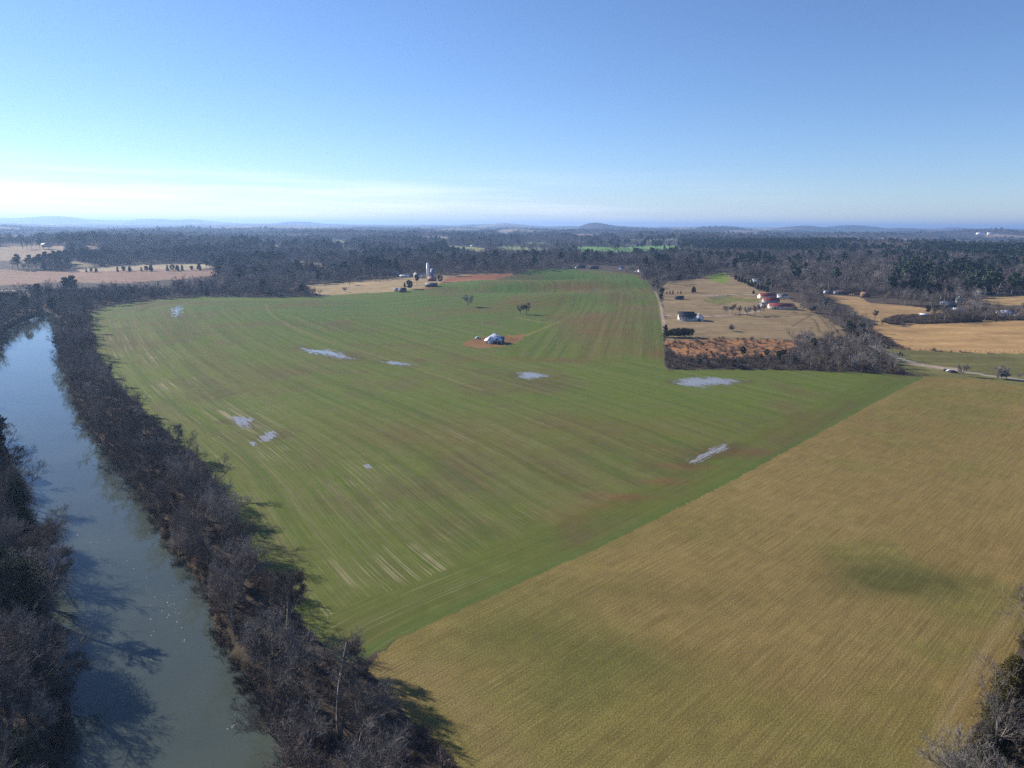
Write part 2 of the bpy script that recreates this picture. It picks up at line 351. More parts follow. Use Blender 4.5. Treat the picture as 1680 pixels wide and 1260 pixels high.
# worn pale strips (old cart tracks) and the mown strip along the wood's edge
for pts, wd, col_, s in [([(1200,790),(1260,815),(1340,850),(1420,870)], 3.0, (.27, .19, .10), .5), ([(1470,1400),(1512,1262),(1552,1180),(1592,1105),(1642,1030),(1700,965)], 1.3, (.27, .20, .12), .55),
                         ([(600,1095),(700,1100),(780,1180),(850,1262)], 4.5, (.24, .17, .10), .45), ([(1215,783),(1300,735),(1400,680),(1500,636)], 2.5, (.26, .18, .08), .35)]:
    d_, _ = dist_line(tx, ty, world_poly(pts)); k = (np.exp(-(d_ / wd) ** 2) * s * (.5 + n2))[:, None].clip(0, 1); tc_ = tc_ * (1 - k) + np.array(col_) * k
base[tanm] = tc_
# winter wheat
gm = inpoly(green_w, gx, gy, 0.8); cov[gm] = 1; X, Y = gx[gm], gy[gm]
u1, v1 = dist_line(X, Y, left_w); u2, v2 = dist_line(X, Y, tanline); u3, v3 = dist_line(X, Y, rightline)
n1 = fbm(X / 90, Y / 90, 201, 4); n2 = fbm(X / 22, Y / 22, 205, 4)
gc = np.array([.098, .132, .028]) * np.ones((X.size, 1))
hillk = sstep(430, 700, Y) * sstep(-160, 40, X - (Y - 500) * .0)
lush = np.array([.062, .122, .024]); olive = np.array([.105, .112, .034]); brown = np.array([.105, .078, .045]); red = np.array([.165, .080, .050])
k = sstep(520, 950, Y)[:, None]; gc = gc * (1 - k) + lush * k
k = (sstep(46, 6, u2) * (.25 + .5 * n2))[:, None]; gc = gc * (1 - k) + np.array([.082, .086, .036]) * k
k = (sstep(120, 10, u1) * sstep(250, 420, Y) * .5)[:, None]; gc = gc * (1 - k) + np.array([.115, .150, .035]) * k
k = (np.maximum(sstep(.46, .62, n1) * .75, sstep(420, 230, Y) * .45))[:, None]; gc = gc * (1 - k) + olive * k
k = (sstep(.44, .68, n2 * .5 + n1 * .5) * .65)[:, None]; gc = gc * (1 - k) + brown * k
zone_r = sstep(150, 90, u3) * sstep(500, 560, Y); zone_t = sstep(34, 8, u2 + 8 * (fbm(X / 14, Y / 14, 222, 3) - .5))
for px_, py_, a_, b_, s in [(985, 545, 34, 60, .75), (1020, 575, 40, 22, .5), (960, 520, 30, 60, .55), (1030, 500, 25, 80, .4), (880, 495, 50, 60, .4), (950, 470, 50, 30, .5), (850, 590, 70, 14, .45), (1080, 580, 10, 45, .6),
                           (1000, 815, 22, 5, .7), (960, 830, 14, 5, .7), (1060, 790, 16, 4, .75), (1120, 765, 16, 3.5, .7), (915, 845, 12, 6, .4), (1150, 740, 60, 8, .3), (700, 720, 60, 30, .3), (1000, 700, 120, 30, .32), (820, 500, 60, 60, .3)]:
    k = (blob(px_, py_, a_, b_, X, Y) * s * (.4 + 1.2 * n2))[:, None].clip(0, .85); gc = gc * (1 - k) + red * .9 * k
edge = sstep(6, 1.5, u2)[:, None] * .5; gc = gc * (1 - edge) + np.array([.06, .11, .03]) * edge
edge = sstep(7, 1, u1)[:, None] * sstep(900, 700, Y)[:, None] * .6; gc = gc * (1 - edge) + np.array([.16, .18, .05]) * edge
for dp in (dirtpatch, dirtpatch2):
    m = inpoly(dp, X, Y, 3); gc[m] = np.array([.26, .11, .065]) * (.7 + .6 * n2[m])[:, None]
base[gm] = gc
# farm tracks, drives and the gravel road
def strip(pts, wd, col_, amt=1.0, ragged=.5):
    pl = smooth_line(world_poly(pts), 2); lo = pl.min(0) - 12; hi = pl.max(0) + 12
    m = (gx > lo[0]) & (gx < hi[0]) & (gy > lo[1]) & (gy < hi[1])
    d_, _ = dist_line(gx[m], gy[m], pl); nn = fbm(gx[m] / 4, gy[m] / 4, 300, 3)
    k = (sstep(wd * 1.3, wd * .7, d_ + (nn - .5) * wd * ragged) * amt)[:, None]
    base[m] = base[m] * (1 - k) + np.array(col_) * (.8 + .4 * nn)[:, None] * k
strip([(1430,568),(1452,578),(1475,588),(1510,598),(1560,606),(1620,616),(1700,626)], 2.4, (.33, .29, .26), .9)
strip([(1500,597),(1530,602),(1570,606)], 6, (.36, .27, .21), .7)
strip([(1083,500),(1087,520),(1090,545)], 1.8, (.36, .27, .21), .8)
strip([(1075,478),(1083,500)], 1.4, (.33, .27, .18), .6)
strip([(1090,518),(1110,517),(1160,519),(1185,518),(1215,515),(1250,510)], 2.0, (.38, .30, .26), .8)
strip([(1150,486),(1180,484),(1220,483),(1250,483)], 2.2, (.36, .31, .28), .7)
strip([(1165,488),(1200,485)], 5, (.12, .10, .11), .8)
strip([(655,474),(690,470),(730,466),(790,460)], 2.0, (.34, .22, .16), .6)
strip([(745,470),(830,485)], .8, (.2, .15, .08), .0)
strip([(436,499),(440,512),(462,528),(500,545),(560,566),(620,585),(700,610),(790,640)], 1.8, (.20, .155, .08), .55)
strip([(845,520),(880,528),(905,530)], 1.6, (.30, .22, .11), .5)
strip([(862,551),(885,541),(905,533),(915,528)], 1.8, (.26, .20, .09), .6)
strip([(1370,492),(1440,500),(1500,505)], 1.2, (.14, .11, .07), .6)
strip([(0,477),(30,476),(50,475),(56,475)], 3.0, (.42, .38, .36), .9)
strip([(230,474),(280,472),(330,471),(380,470)], 3.0, (.34, .33, .33), .4, 2.5)
strip([(1300,535),(1325,520),(1342,512)], 1.3, (.09, .075, .05), .6)
strip([(1345,545),(1338,525),(1325,520)], 1.3, (.09, .075, .05), .6)
strip([(1362,540),(1350,524),(1338,514)], 1.3, (.09, .075, .05), .6)
strip([(1375,545),(1360,528),(1348,518)], 1.3, (.09, .075, .05), .6)
strip([(1180,555),(1240,556),(1300,558)], 1.0, (.07, .055, .04), .7)
# dry brush lines and mown streaks in the pasture behind the white farmhouse
m = (cov == 3) & (gr < 1700); st = fbm(gx[m] / 42, gy[m] / 5.5, 330, 4)
base[m] *= (.72 + .56 * st)[:, None]
# river banks: mud, coloured darker to stand for shade under the overhanging trees
m = gr < 1500; d_ = np.full(gx.size, 99.0); d_[m] = sdist(gx[m], gy[m], RIVER)
k = sstep(7, 2, d_)[:, None]; base = base * (1 - k) + np.array([.055, .042, .030]) * k
base = base.clip(0.004, .9)
rowu = np.zeros(gx.size); rowv = np.zeros(gx.size); wheat = np.zeros(gx.size); straw = np.zeros(gx.size); hayk = np.zeros(gx.size)
uu = u1.copy(); vv = v1.copy()
m = zone_r > .5; uu[m] = u3[m] + 1000; vv[m] = v3[m]
m = zone_t > .5; uu[m] = u2[m] + 2000; vv[m] = v2[m]
rowu[gm] = uu; rowv[gm] = vv
seam = 1 - np.exp(-((zone_r - .5) / .12) ** 2) - np.exp(-((zone_t - .5) / .22) ** 2)
wheat[gm] = seam.clip(0, 1) * np.where(zone_t > .5, .38, 1)
straw[gm] = ((sstep(75, 20, u1) * sstep(1, 6, u1) * sstep(860, 700, Y) * .9 + .30 * sstep(240, 100, u1) * sstep(620, 450, Y)) * sstep(10, 20, u2 + 4)).clip(0, 1)
for px_, py_, a_, b_, s in [(640, 900, 45, 45, .35), (900, 690, 50, 40, .15), (560, 1000, 20, 20, .5)]:
    straw[gm] = (straw[gm] + s * blob(px_, py_, a_, b_, X, Y)).clip(0, 1)
hayk[tanm] = 1.0
# mud round the puddles, and less blue in the wheat and hay colour
for pts in ([(490,571),(581,589)], [(622,594),(686,600)], [(849,616),(912,618)], [(1104,627),(1225,627)], [(375,690),(412,697)], [(430,718),(459,714)], [(1128,757),(1200,730)], [(285,505),(292,521)]):
    w_ = np.array([P(a, b_, 0)[:2] for a, b_ in pts]); c_ = w_.mean(0); m = (np.abs(gx - c_[0]) < 70) & (np.abs(gy - c_[1]) < 70)
    d_, _ = dist_line(gx[m], gy[m], w_); k = (sstep(11, 2, d_ + 9 * (fbm(gx[m] / 5, gy[m] / 5, 350, 3) - .5)) * .65)[:, None]; base[m] = base[m] * (1 - k) + np.array([.085, .062, .038]) * k
base[:, 2] *= np.where((cov == 1) | (cov == 2), .80, 1.0); cover = cov.copy()

def new_mesh(name, verts, faces, mat=None, smooth=False):
    """verts (n,3) and faces (m,k) or a list of such arrays with equal or differing k"""
    me = bpy.data.meshes.new(name); fl = faces if isinstance(faces, list) else [faces]
    fl = [np.asarray(f, np.int32) for f in fl if len(f)]
    verts = np.asarray(verts, np.float32)
    me.vertices.add(len(verts)); me.vertices.foreach_set('co', verts.ravel())
    tot = sum(f.size for f in fl); nf = sum(len(f) for f in fl)
    me.loops.add(tot); me.loops.foreach_set('vertex_index', np.concatenate([f.ravel() for f in fl]))
    me.polygons.add(nf)
    ks = np.concatenate([np.full(len(f), f.shape[1], np.int32) for f in fl]); st = np.concatenate([[0], np.cumsum(ks)[:-1]]).astype(np.int32)
    me.polygons.foreach_set('loop_start', st)
    try: me.polygons.foreach_set('loop_total', ks)
    except Exception: pass
    if smooth: me.polygons.foreach_set('use_smooth', np.ones(nf, bool))
    me.update(calc_edges=True)
    if mat: me.materials.append(mat)
    return me
def link(name, data, parent=None, loc=None, rotz=0.0, scale=None):
    o = bpy.data.objects.new(name, data); COL.objects.link(o)
    if parent: o.parent = parent
    if loc is not None: o.location = loc
    if rotz: o.rotation_euler = (0, 0, rotz)
    if scale is not None: o.scale = (scale,) * 3 if isinstance(scale, (int, float)) else scale
    return o
def tag(o, label=None, cat=None, group=None, kind=None):
    if label: o['label'] = label
    if cat: o['category'] = cat
    if group: o['group'] = group
    if kind: o['kind'] = kind
    return o
used_labels = {}

mg, t, b = nodes('ground')
ac = N(t, 'Attribute', attribute_name='base'); au = N(t, 'Attribute', attribute_name='rowu'); av = N(t, 'Attribute', attribute_name='rowv')
aw = N(t, 'Attribute', attribute_name='wheat'); as_ = N(t, 'Attribute', attribute_name='straw'); ah = N(t, 'Attribute', attribute_name='hay')
def rowvec(fu, fv):
    c = N(t, 'CombineXYZ'); t.links.new(mth(t, 'MULTIPLY', au.outputs['Fac'], fu), c.inputs[0]); t.links.new(mth(t, 'MULTIPLY', av.outputs['Fac'], fv), c.inputs[1]); return c.outputs[0]
gtc = N(t, 'NewGeometry'); pos = gtc.outputs['Position']
s1 = noise(t, rowvec(.15, .0035), 1, 3, .55)            # wide passes of the drill
s2 = noise(t, rowvec(.55, .012), 1, 3, .6)            # narrower bands
s3 = noise(t, rowvec(1.7, .03), 1, 2, .5)
c = ac.outputs['Color']
wf = aw.outputs['Fac']
c = mix(t, mth(t, 'MULTIPLY', wf, rng(t, s1, .46, .64, 0, .50)), c, (.138, .146, .044))
c = mix(t, mth(t, 'MULTIPLY', wf, rng(t, s1, .50, .34, 0, .45)), c, (.058, .086, .024))
c = mix(t, mth(t, 'MULTIPLY', wf, rng(t, s2, .50, .70, 0, .50)), c, (.125, .092, .055))
c = mix(t, mth(t, 'MULTIPLY', wf, rng(t, s2, .44, .30, 0, .5)), c, (.048, .098, .018))
c = mix(t, mth(t, 'MULTIPLY', wf, rng(t, s3, .53, .68, 0, .5)), c, (.16, .14, .078))
# bleached straw left in the drill lines
sv = noise(t, rowvec(1.5, .009), 1, 2, .45); sb = noise(t, pos, .02, 3, .6)
sf = mth(t, 'MULTIPLY', mth(t, 'MULTIPLY', rng(t, sv, .56, .64), rng(t, sb, .46, .60)), as_.outputs['Fac'])
c = mix(t, mth(t, 'MULTIPLY', sf, .62), c, (.34, .28, .18))
sv2 = noise(t, rowvec(2.6, .012), 1, 2, .45)
c = mix(t, mth(t, 'MULTIPLY', mth(t, 'MULTIPLY', mth(t, 'MULTIPLY', rng(t, sv2, .58, .68), rng(t, sb, .58, .42)), as_.outputs['Fac']), .5), c, (.30, .24, .16))
# tufts and clods
tuft = noise(t, pos, 2.4, 4, .7); tuft2 = noise(t, pos, .16, 3, .6)
_m0, _m1 = hit(1399, 1082), hit(1447, 1030); MOW = math.atan2(_m1[1] - _m0[1], _m1[0] - _m0[0])
hv0 = N(t, 'Mapping'); hv0.inputs['Rotation'].default_value = (0, 0, -MOW); t.links.new(pos, hv0.inputs[0])
hv = N(t, 'Mapping'); hv.inputs['Scale'].default_value = (.045, 1.9, 1); t.links.new(hv0.outputs[0], hv.inputs[0])
mow = noise(t, hv.outputs[0], 1.0, 3, .6)
hf = ah.outputs['Fac']
c = mix(t, mth(t, 'MULTIPLY', hf, rng(t, tuft, .53, .36, 0, .55)), c, (.085, .068, .028))
c = mix(t, mth(t, 'MULTIPLY', hf, rng(t, tuft, .52, .68, 0, .45)), c, (.34, .26, .13))
c = mix(t, mth(t, 'MULTIPLY', hf, rng(t, mow, .53, .38, 0, .5)), c, (.11, .084, .034))
c = mix(t, mth(t, 'MULTIPLY', hf, rng(t, mow, .54, .70, 0, .25)), c, (.29, .215, .10))
mul = mth(t, 'ADD', mth(t, 'MULTIPLY', tuft, .6), .70); mul2 = mth(t, 'ADD', mth(t, 'MULTIPLY', tuft2, .36), .82)
vv_ = N(t, 'CombineXYZ'); mm = mth(t, 'MULTIPLY', mul, mul2)
for i in range(3): t.links.new(mm, vv_.inputs[i])
c = mix(t, 1.0, c, vv_.outputs[0], 'MULTIPLY')
t.links.new(c, b.inputs['Base Color']); b.inputs['Roughness'].default_value = 0.95; b.inputs['Specular IOR Level'].default_value = 0.05
bp = N(t, 'Bump'); bp.inputs['Strength'].default_value = 0.7; bp.inputs['Distance'].default_value = 0.3
hh = mth(t, 'ADD', mth(t, 'MULTIPLY', tuft, mth(t, 'ADD', mth(t, 'MULTIPLY', hf, .45), .35)), mth(t, 'MULTIPLY', mth(t, 'MULTIPLY', s2, wf), .8))
t.links.new(hh, bp.inputs['Height']); t.links.new(bp.outputs[0], b.inputs['Normal'])

idx = np.arange(nr * na).reshape(nr, na)
q = np.stack([idx[:-1, :-1], idx[:-1, 1:], idx[1:, 1:], idx[1:, :-1]], -1).reshape(-1, 4)[:, ::-1]
fc = np.maximum.reduce([cover[q[:, i]] for i in range(4)])
fr = gr[q[:, 0]]
def ground_part(name, sel, label=None):
    f = q[sel]; ids, inv = np.unique(f, return_inverse=True); f = inv.reshape(f.shape)
    me = new_mesh(name, np.stack([gx[ids], gy[ids], gz[ids]], 1), f, mg, True)
    for an, arr in (('rowu', rowu), ('rowv', rowv), ('wheat', wheat), ('straw', straw), ('hay', hayk)):
        a = me.attributes.new(an, 'FLOAT', 'POINT'); a.data.foreach_set('value', arr[ids].astype(np.float32))
    a = me.attributes.new('base', 'FLOAT_COLOR', 'POINT'); a.data.foreach_set('color', np.concatenate([base[ids], np.ones((len(ids), 1))], 1).astype(np.float32).ravel())
    o = link(name, me); o['kind'] = 'structure'
    return o
ground_part('field', fc == 1); ground_part('hay_meadow', fc == 2)
ground_part('pasture', (fc > 2)); ground_part('hills', (fc == 0) & (fr > 3800)); ground_part('ground', (fc == 0) & (fr <= 3800))

# ------------------------------------------------------------------ river water and field puddles
mw, t, b = nodes('river_water')
gp = N(t, 'NewGeometry').outputs['Position']
w1 = noise(t, gp, .35, 4, .6); w2 = noise(t, gp, .03, 3, .5)
c = mix(t, rng(t, w2, .35, .65), (.054, .068, .060), (.068, .082, .068)); t.links.new(c, b.inputs['Base Color'])
b.inputs['Roughness'].default_value = .04; b.inputs['IOR'].default_value = 1.33; b.inputs['Specular IOR Level'].default_value = .5
bp = N(t, 'Bump'); bp.inputs['Strength'].default_value = .25; bp.inputs['Distance'].default_value = .05; t.links.new(w1, bp.inputs['Height']); t.links.new(bp.outputs[0], b.inputs['Normal'])
def resample(pl, n):
    d = np.concatenate([[0], np.cumsum(np.hypot(*np.diff(pl, axis=0).T))]); s = np.linspace(0, d[-1], n)
    return np.stack([np.interp(s, d, pl[:, 0]), np.interp(s, d, pl[:, 1])], 1)
ra = resample(rs, 160); lb = resample(ls, 160); dv = ra - lb; L = np.hypot(*dv.T)[:, None]; dv = dv / L
ra = ra + dv * 6; lb = lb - dv * 6
vs = np.zeros((320, 3)); vs[:160, :2] = lb; vs[160:, :2] = ra; vs[:, 2] = WZ
i = np.arange(159); o = link('river', new_mesh('river', vs, np.stack([i, i + 160, i + 161, i + 1], 1), mw)); o['kind'] = 'structure'
mp_, t, b = nodes('puddle_water')
gp = N(t, 'NewGeometry').outputs['Position']; w1 = noise(t, gp, .6, 3, .5)
t.links.new(mix(t, rng(t, w1, .4, .6), (.22, .20, .175), (.28, .255, .225)), b.inputs['Base Color'])
b.inputs['Roughness'].default_value = .12; b.inputs['IOR'].default_value = 1.33; b.inputs['Specular IOR Level'].default_value = .5
PUD = [([(490,571),(520,573),(545,574),(562,578),(581,589),(560,588),(530,583),(505,579)], 'water pooled in wheat field between river bend and red dirt house site'),
       ([(622,594),(640,592),(660,594),(686,600),(660,600),(640,598)], 'small thin puddle'), ([(849,612),(862,609),(880,611),(912,618),(880,620),(865,624),(848,620)], 'puddle below the house'),
       ([(1104,622),(1125,619),(1160,618),(1190,619),(1225,625),(1195,632),(1165,633),(1158,637),(1128,636),(1110,629)], 'broad'),
       ([(370,683),(395,682),(416,687),(410,700),(402,704),(385,696)], ''), ([(424,718),(435,708),(450,706),(459,714),(440,725),(428,725)], ''), ([(408,726),(416,723),(424,729),(414,733)], ''),
       ([(1128,757),(1150,742),(1180,729),(1200,728),(1198,735),(1170,748),(1140,761)], ''), ([(279,508),(290,500),(300,502),(301,509),(292,521),(284,520)], ''), ([(595,763),(605,761),(610,768),(600,770)], '')]
def puddle(pts):
    w = np.array([P(a, b_, 0)[:2] for a, b_ in pts]); c0 = w.mean(0)
    uu0, vv0 = dist_line(c0[:1], c0[1:], left_w); e = .5
    du = dist_line(c0[:1] + e, c0[1:], left_w)[0] - uu0; dw = dist_line(c0[:1], c0[1:] + e, left_w)[0] - uu0
    if dist_line(c0[:1], c0[1:], tanline)[0][0] < 28:
        q0 = dist_line(c0[:1], c0[1:], tanline)[0]; du = dist_line(c0[:1] + e, c0[1:], tanline)[0] - q0; dw = dist_line(c0[:1], c0[1:] + e, tanline)[0] - q0
    nrm = np.array([du[0], dw[0]]); nrm /= np.hypot(*nrm); tn = np.array([-nrm[1], nrm[0]])
    rel = w - c0; A = rel @ tn; B = rel @ nrm; ca, cb = .40, .14
    ia = np.arange(math.floor(A.min() / ca) - 2, math.ceil(A.max() / ca) + 3); ib = np.arange(math.floor(B.min() / cb) - 3, math.ceil(B.max() / cb) + 4)
    a, b_ = np.meshgrid(ia * ca, ib * cb); a = a.ravel(); b_ = b_.ravel()
    sd_ = sdist(a, b_, np.stack([A, B], 1)); size = math.sqrt(np.ptp(A) * np.ptp(B))
    nn = (fbm(a / 6 + c0[0], b_ / .55 + c0[1], 400, 3) - .5) * size * .42 + (fbm(a / 1.5 + c0[0], b_ / .35, 410, 2) - .5) * size * .16
    keep = sd_ + nn * 1.25 + size * .085 < 0; a = a[keep]; b_ = b_[keep]; n = len(a); vs = np.zeros((n * 4, 3))
    for k_, (p_, q_) in enumerate(((-.5, -.5), (.5, -.5), (.5, .5), (-.5, .5))):
        xy = c0 + np.outer(a + p_ * ca, tn) + np.outer(b_ + q_ * cb, nrm); vs[k_::4, :2] = xy - c0
    f = np.arange(n * 4).reshape(n, 4)
    me = new_mesh('puddle', vs, f, mp_); o = link('puddle', me, loc=(c0[0], c0[1], float(height(c0[:1], c0[1:])[0]) + .03))
    o['kind'] = 'structure'; return o
for pts, lab in PUD: puddle(pts)
print('ground built')

# ------------------------------------------------------------------ trees: prototypes
def norm(v): return v / np.maximum(np.linalg.norm(v, axis=-1, keepdims=True), 1e-9)
def tubes(p0, p1, r0, r1, k):
    """prisms of k sides (k=2 gives flat ribbons) round the segments"""
    n = len(p0); d = norm(p1 - p0); ref = np.where(np.abs(d[:, 2:3]) > .9, np.array([[1.0, 0, 0]]), np.array([[0, 0, 1.0]]))
    a = norm(np.cross(d, ref)); b_ = np.cross(d, a)
    if k == 2:
        ph = (np.arange(n) * 2.399)[:, None]; w = a * np.cos(ph) + b_ * np.sin(ph)
        v = np.stack([p0 - w * r0[:, None], p0 + w * r0[:, None], p1 + w * r1[:, None], p1 - w * r1[:, None]], 1).reshape(-1, 3)
        return v, np.arange(n * 4).reshape(n, 4)
    an = np.arange(k) * 2 * math.pi / k; ring = np.cos(an)[None, :, None] * a[:, None] + np.sin(an)[None, :, None] * b_[:, None]
    v = np.concatenate([p0[:, None] + ring * r0[:, None, None], p1[:, None] + ring * r1[:, None, None]], 1).reshape(-1, 3)
    i = np.arange(k); f = np.stack([i, (i + 1) % k, (i + 1) % k + k, i + k], 1); return v, (f[None] + (np.arange(n) * 2 * k)[:, None, None]).reshape(-1, 4)
def grow(g, start, dirn, length, rad, steps, wob, trop):
    """walk every branch outwards; returns points (n, steps+1, 3) and directions"""
    pts = [start]; ds = [dirn]; d = dirn
    for s in range(steps):
        d = norm(d + g.normal(0, wob, d.shape) + np.array([0, 0, trop])); pts.append(pts[-1] + d * (length / steps)[:, None]); ds.append(d)
    return np.stack(pts, 1), np.stack(ds, 1)
def spread(g, d, lo, hi):
    """directions turned away from d by an angle between lo and hi"""
    r = g.normal(0, 1, d.shape); p = norm(r - (r * d).sum(-1, keepdims=True) * d); th = g.uniform(lo, hi, (len(d), 1)); return norm(d * np.cos(th) + p * np.sin(th))
def sample(g, pts, ds, length, rad, m, t0):
    n, s = pts.shape[:2]; s -= 1; t_ = g.uniform(t0, 1, (n, m)) ** .9; f = t_ * s; i = np.minimum(f.astype(int), s - 1); fr_ = (f - i)[..., None]
    ar = np.arange(n)[:, None]; p = pts[ar, i] * (1 - fr_) + pts[ar, i + 1] * fr_; d = ds[ar, i + 1]
    return p.reshape(-1, 3), d.reshape(-1, 3), np.repeat(length, m), np.repeat(rad, m) * (1 - .75 * t_.ravel()), t_.ravel()
def segs(pts, rad, tip=.3):
    n, s = pts.shape[:2]; s -= 1; fr_ = np.linspace(1, tip, s + 1); r = rad[:, None] * fr_[None]
    return pts[:, :-1].reshape(-1, 3), pts[:, 1:].reshape(-1, 3), r[:, :-1].ravel(), r[:, 1:].ravel()
def bare_tree(seed, hgt, form, detail, lean=0.0):
    """form: round, tall, vase, multi, scrub.  Returns wood (trunk and limbs) and twigs as (verts, faces)"""
    g = np.random.default_rng(seed)
    fk_ = {'round': .22, 'tall': .45, 'vase': .14, 'multi': .05, 'scrub': .04}[form]
    nst = {'round': 1, 'tall': 1, 'vase': 1, 'multi': 3, 'scrub': 5}[form]
    tr = hgt * .019 / math.sqrt(nst) * 1.25
    ld = g.normal(0, .06, (nst, 3)) + (g.normal(0, .28, (nst, 3)) if nst > 1 else 0); ld[:, 2] = 1; ld[:, 0] += lean
    L0 = np.full(nst, hgt * (.82 if form == 'tall' else fk_ + .22)) * g.uniform(.85, 1.1, nst)
    tp, td = grow(g, g.normal(0, .25 * (nst > 1), (nst, 3)) * [1, 1, 0], norm(ld), L0, None, 6, .05, .05)
    w = [tubes(*segs(tp, np.full(nst, tr), .35 if form == 'tall' else .55), 6)]
    nl = {'round': 7, 'tall': 13, 'vase': 7, 'multi': 4, 'scrub': 3}[form]
    ang = {'round': (.5, 1.15), 'tall': (.5, 1.0), 'vase': (.25, .7), 'multi': (.3, .9), 'scrub': (.2, .8)}[form]
    p, d, l, r, t_ = sample(g, tp, td, L0, np.full(nst, tr), nl, fk_ / (fk_ + .22) * .8 if form != 'tall' else .35)
    Ll = hgt * {'round': .52, 'tall': .30, 'vase': .66, 'multi': .55, 'scrub': .6}[form] * g.uniform(.7, 1.15, len(p)) * (1 - (.55 * t_ if form == 'tall' else .2 * t_))
    lp, ldd = grow(g, p, spread(g, d, *ang), Ll, None, 5, .13, .09 if form != 'tall' else .04)
    w.append(tubes(*segs(lp, np.maximum(r * .62, tr * .22), .28), 4))
    lr = np.maximum(r * .62, tr * .22)
    nb = {0: 9, 1: 7, 2: 5, 3: 9}[detail]
    p, d, l, r, t_ = sample(g, lp, ldd, Ll, lr, nb, .18)
    Lb = l * .46 * g.uniform(.6, 1.2, len(p)) * (1.15 - .5 * t_)
    bp_, bd = grow(g, p, spread(g, d, .45, 1.0), Lb, None, 3, .2, .10)
    br = np.maximum(r * .5, {0: .028, 1: .045, 2: .09, 3: .08}[detail])
    w.append(tubes(*segs(bp_, br, .4), 3 if detail == 0 else 2))
    nb = {0: 9, 1: 6, 2: 4, 3: 8}[detail]
    p, d, l, r, t_ = sample(g, bp_, bd, Lb, br, nb, .15)
    Lt = np.maximum(l * .5 * g.uniform(.6, 1.2, len(p)), .5)
    qp, qd = grow(g, p, spread(g, d, .35, .95), Lt, None, 2, .25, .10)
    qr = np.full(len(p), {0: .026, 1: .045, 2: .11, 3: .10}[detail]) * g.uniform(.7, 1.2, len(p))
    tw = [tubes(*segs(qp, qr, .5), 2)]
    nb = {0: 6, 1: 4, 2: 3, 3: 5}[detail]
    p, d, l, r, t_ = sample(g, qp, qd, Lt, qr, nb, .2)
    Lf = np.maximum(l * .62 * g.uniform(.6, 1.2, len(p)), .35); dd = spread(g, d, .3, .9); dd = norm(dd + [0, 0, .12])
    rf = np.full(len(p), {0: .016, 1: .034, 2: .10, 3: .085}[detail]); tw.append(tubes(p, p + dd * Lf[:, None], rf, rf * .5, 2))
    def join(ls_):
        vs_, fs = [], []; o_ = 0
        for v, f in ls_: vs_.append(v); fs.append(f + o_); o_ += len(v)
        return np.concatenate(vs_), np.concatenate(fs)
    return join(w), join(tw)
def evergreen(seed, hgt, wid, n, leaf, form):
    g = np.random.default_rng(seed); tr = hgt * .018
    tp, td = grow(g, np.zeros((1, 3)), np.array([[0, 0, 1.0]]), np.array([hgt * .95]), None, 6, .03, .04)
    w = tubes(*segs(tp, np.array([tr]), .15), 6)
    low = {'cedar': .03, 'pine': .45, 'broad': .18}[form]
    nb_ = max(24, n // 40); t_ = g.uniform(low, .97, nb_); an = g.uniform(0, 2 * math.pi, nb_)
    prof = {'cedar': lambda q: (1 - q) ** .75 * (.6 + .4 * np.minimum(q / .15, 1)), 'pine': lambda q: np.sin(np.clip((q - .38) / .62, 0, 1) * math.pi) ** .6 * .9 + .05, 'broad': lambda q: np.sin(np.clip((q - .1) / .9, 0, 1) * math.pi) ** .55}[form](t_)
    rad = wid * prof * g.uniform(.6, 1.12, nb_)
    tip = np.stack([np.cos(an) * rad, np.sin(an) * rad, t_ * hgt + rad * (.25 if form != 'pine' else .12)], 1); root = np.stack([0 * rad, 0 * rad, t_ * hgt * .96], 1)
    bw = tubes(root, tip, np.full(nb_, tr * .22), np.full(nb_, .02), 3)
    k = g.integers(0, nb_, n); f_ = g.uniform(.35, 1.05, n)[:, None] ** .7; c = root[k] * (1 - f_) + tip[k] * f_ + g.normal(0, 1, (n, 3)) * np.array([.13, .13, .09]) * wid * .8
    a = norm(g.normal(0, 1, (n, 3))); b_ = norm(np.cross(a, g.normal(0, 1, (n, 3)))); s = leaf * g.uniform(.6, 1.4, (n, 1))
    v = np.stack([c - a * s, c + a * s, c + b_ * s * 1.3], 1).reshape(-1, 3); f = np.arange(n * 3).reshape(n, 3)
    W2 = (np.concatenate([w[0], bw[0]]), np.concatenate([w[1], bw[1] + len(w[0])]))
    return W2, (v, f)
def shrub(seed, hgt, n, wid_, rw):
    g = np.random.default_rng(seed); st = g.normal(0, .35, (n // 9, 3)) * [1, 1, 0]; d = g.normal(0, .55, (n // 9, 3)); d[:, 2] = 1
    L = hgt * g.uniform(.5, 1.1, n // 9); pp, dd = grow(g, st, norm(d), L, None, 3, .2, .05)
    w = tubes(*segs(pp, np.full(len(L), .035), .3), 2)
    p, d2, l, r, t_ = sample(g, pp, dd, L, np.full(len(L), .03), 9, .2)
    dn = spread(g, d2, .3, 1.0); Lf = hgt * .26 * g.uniform(.5, 1.2, len(p)); tw = tubes(p, p + dn * Lf[:, None], np.full(len(p), rw), np.full(len(p), rw * .4), 2)
    return w, tw

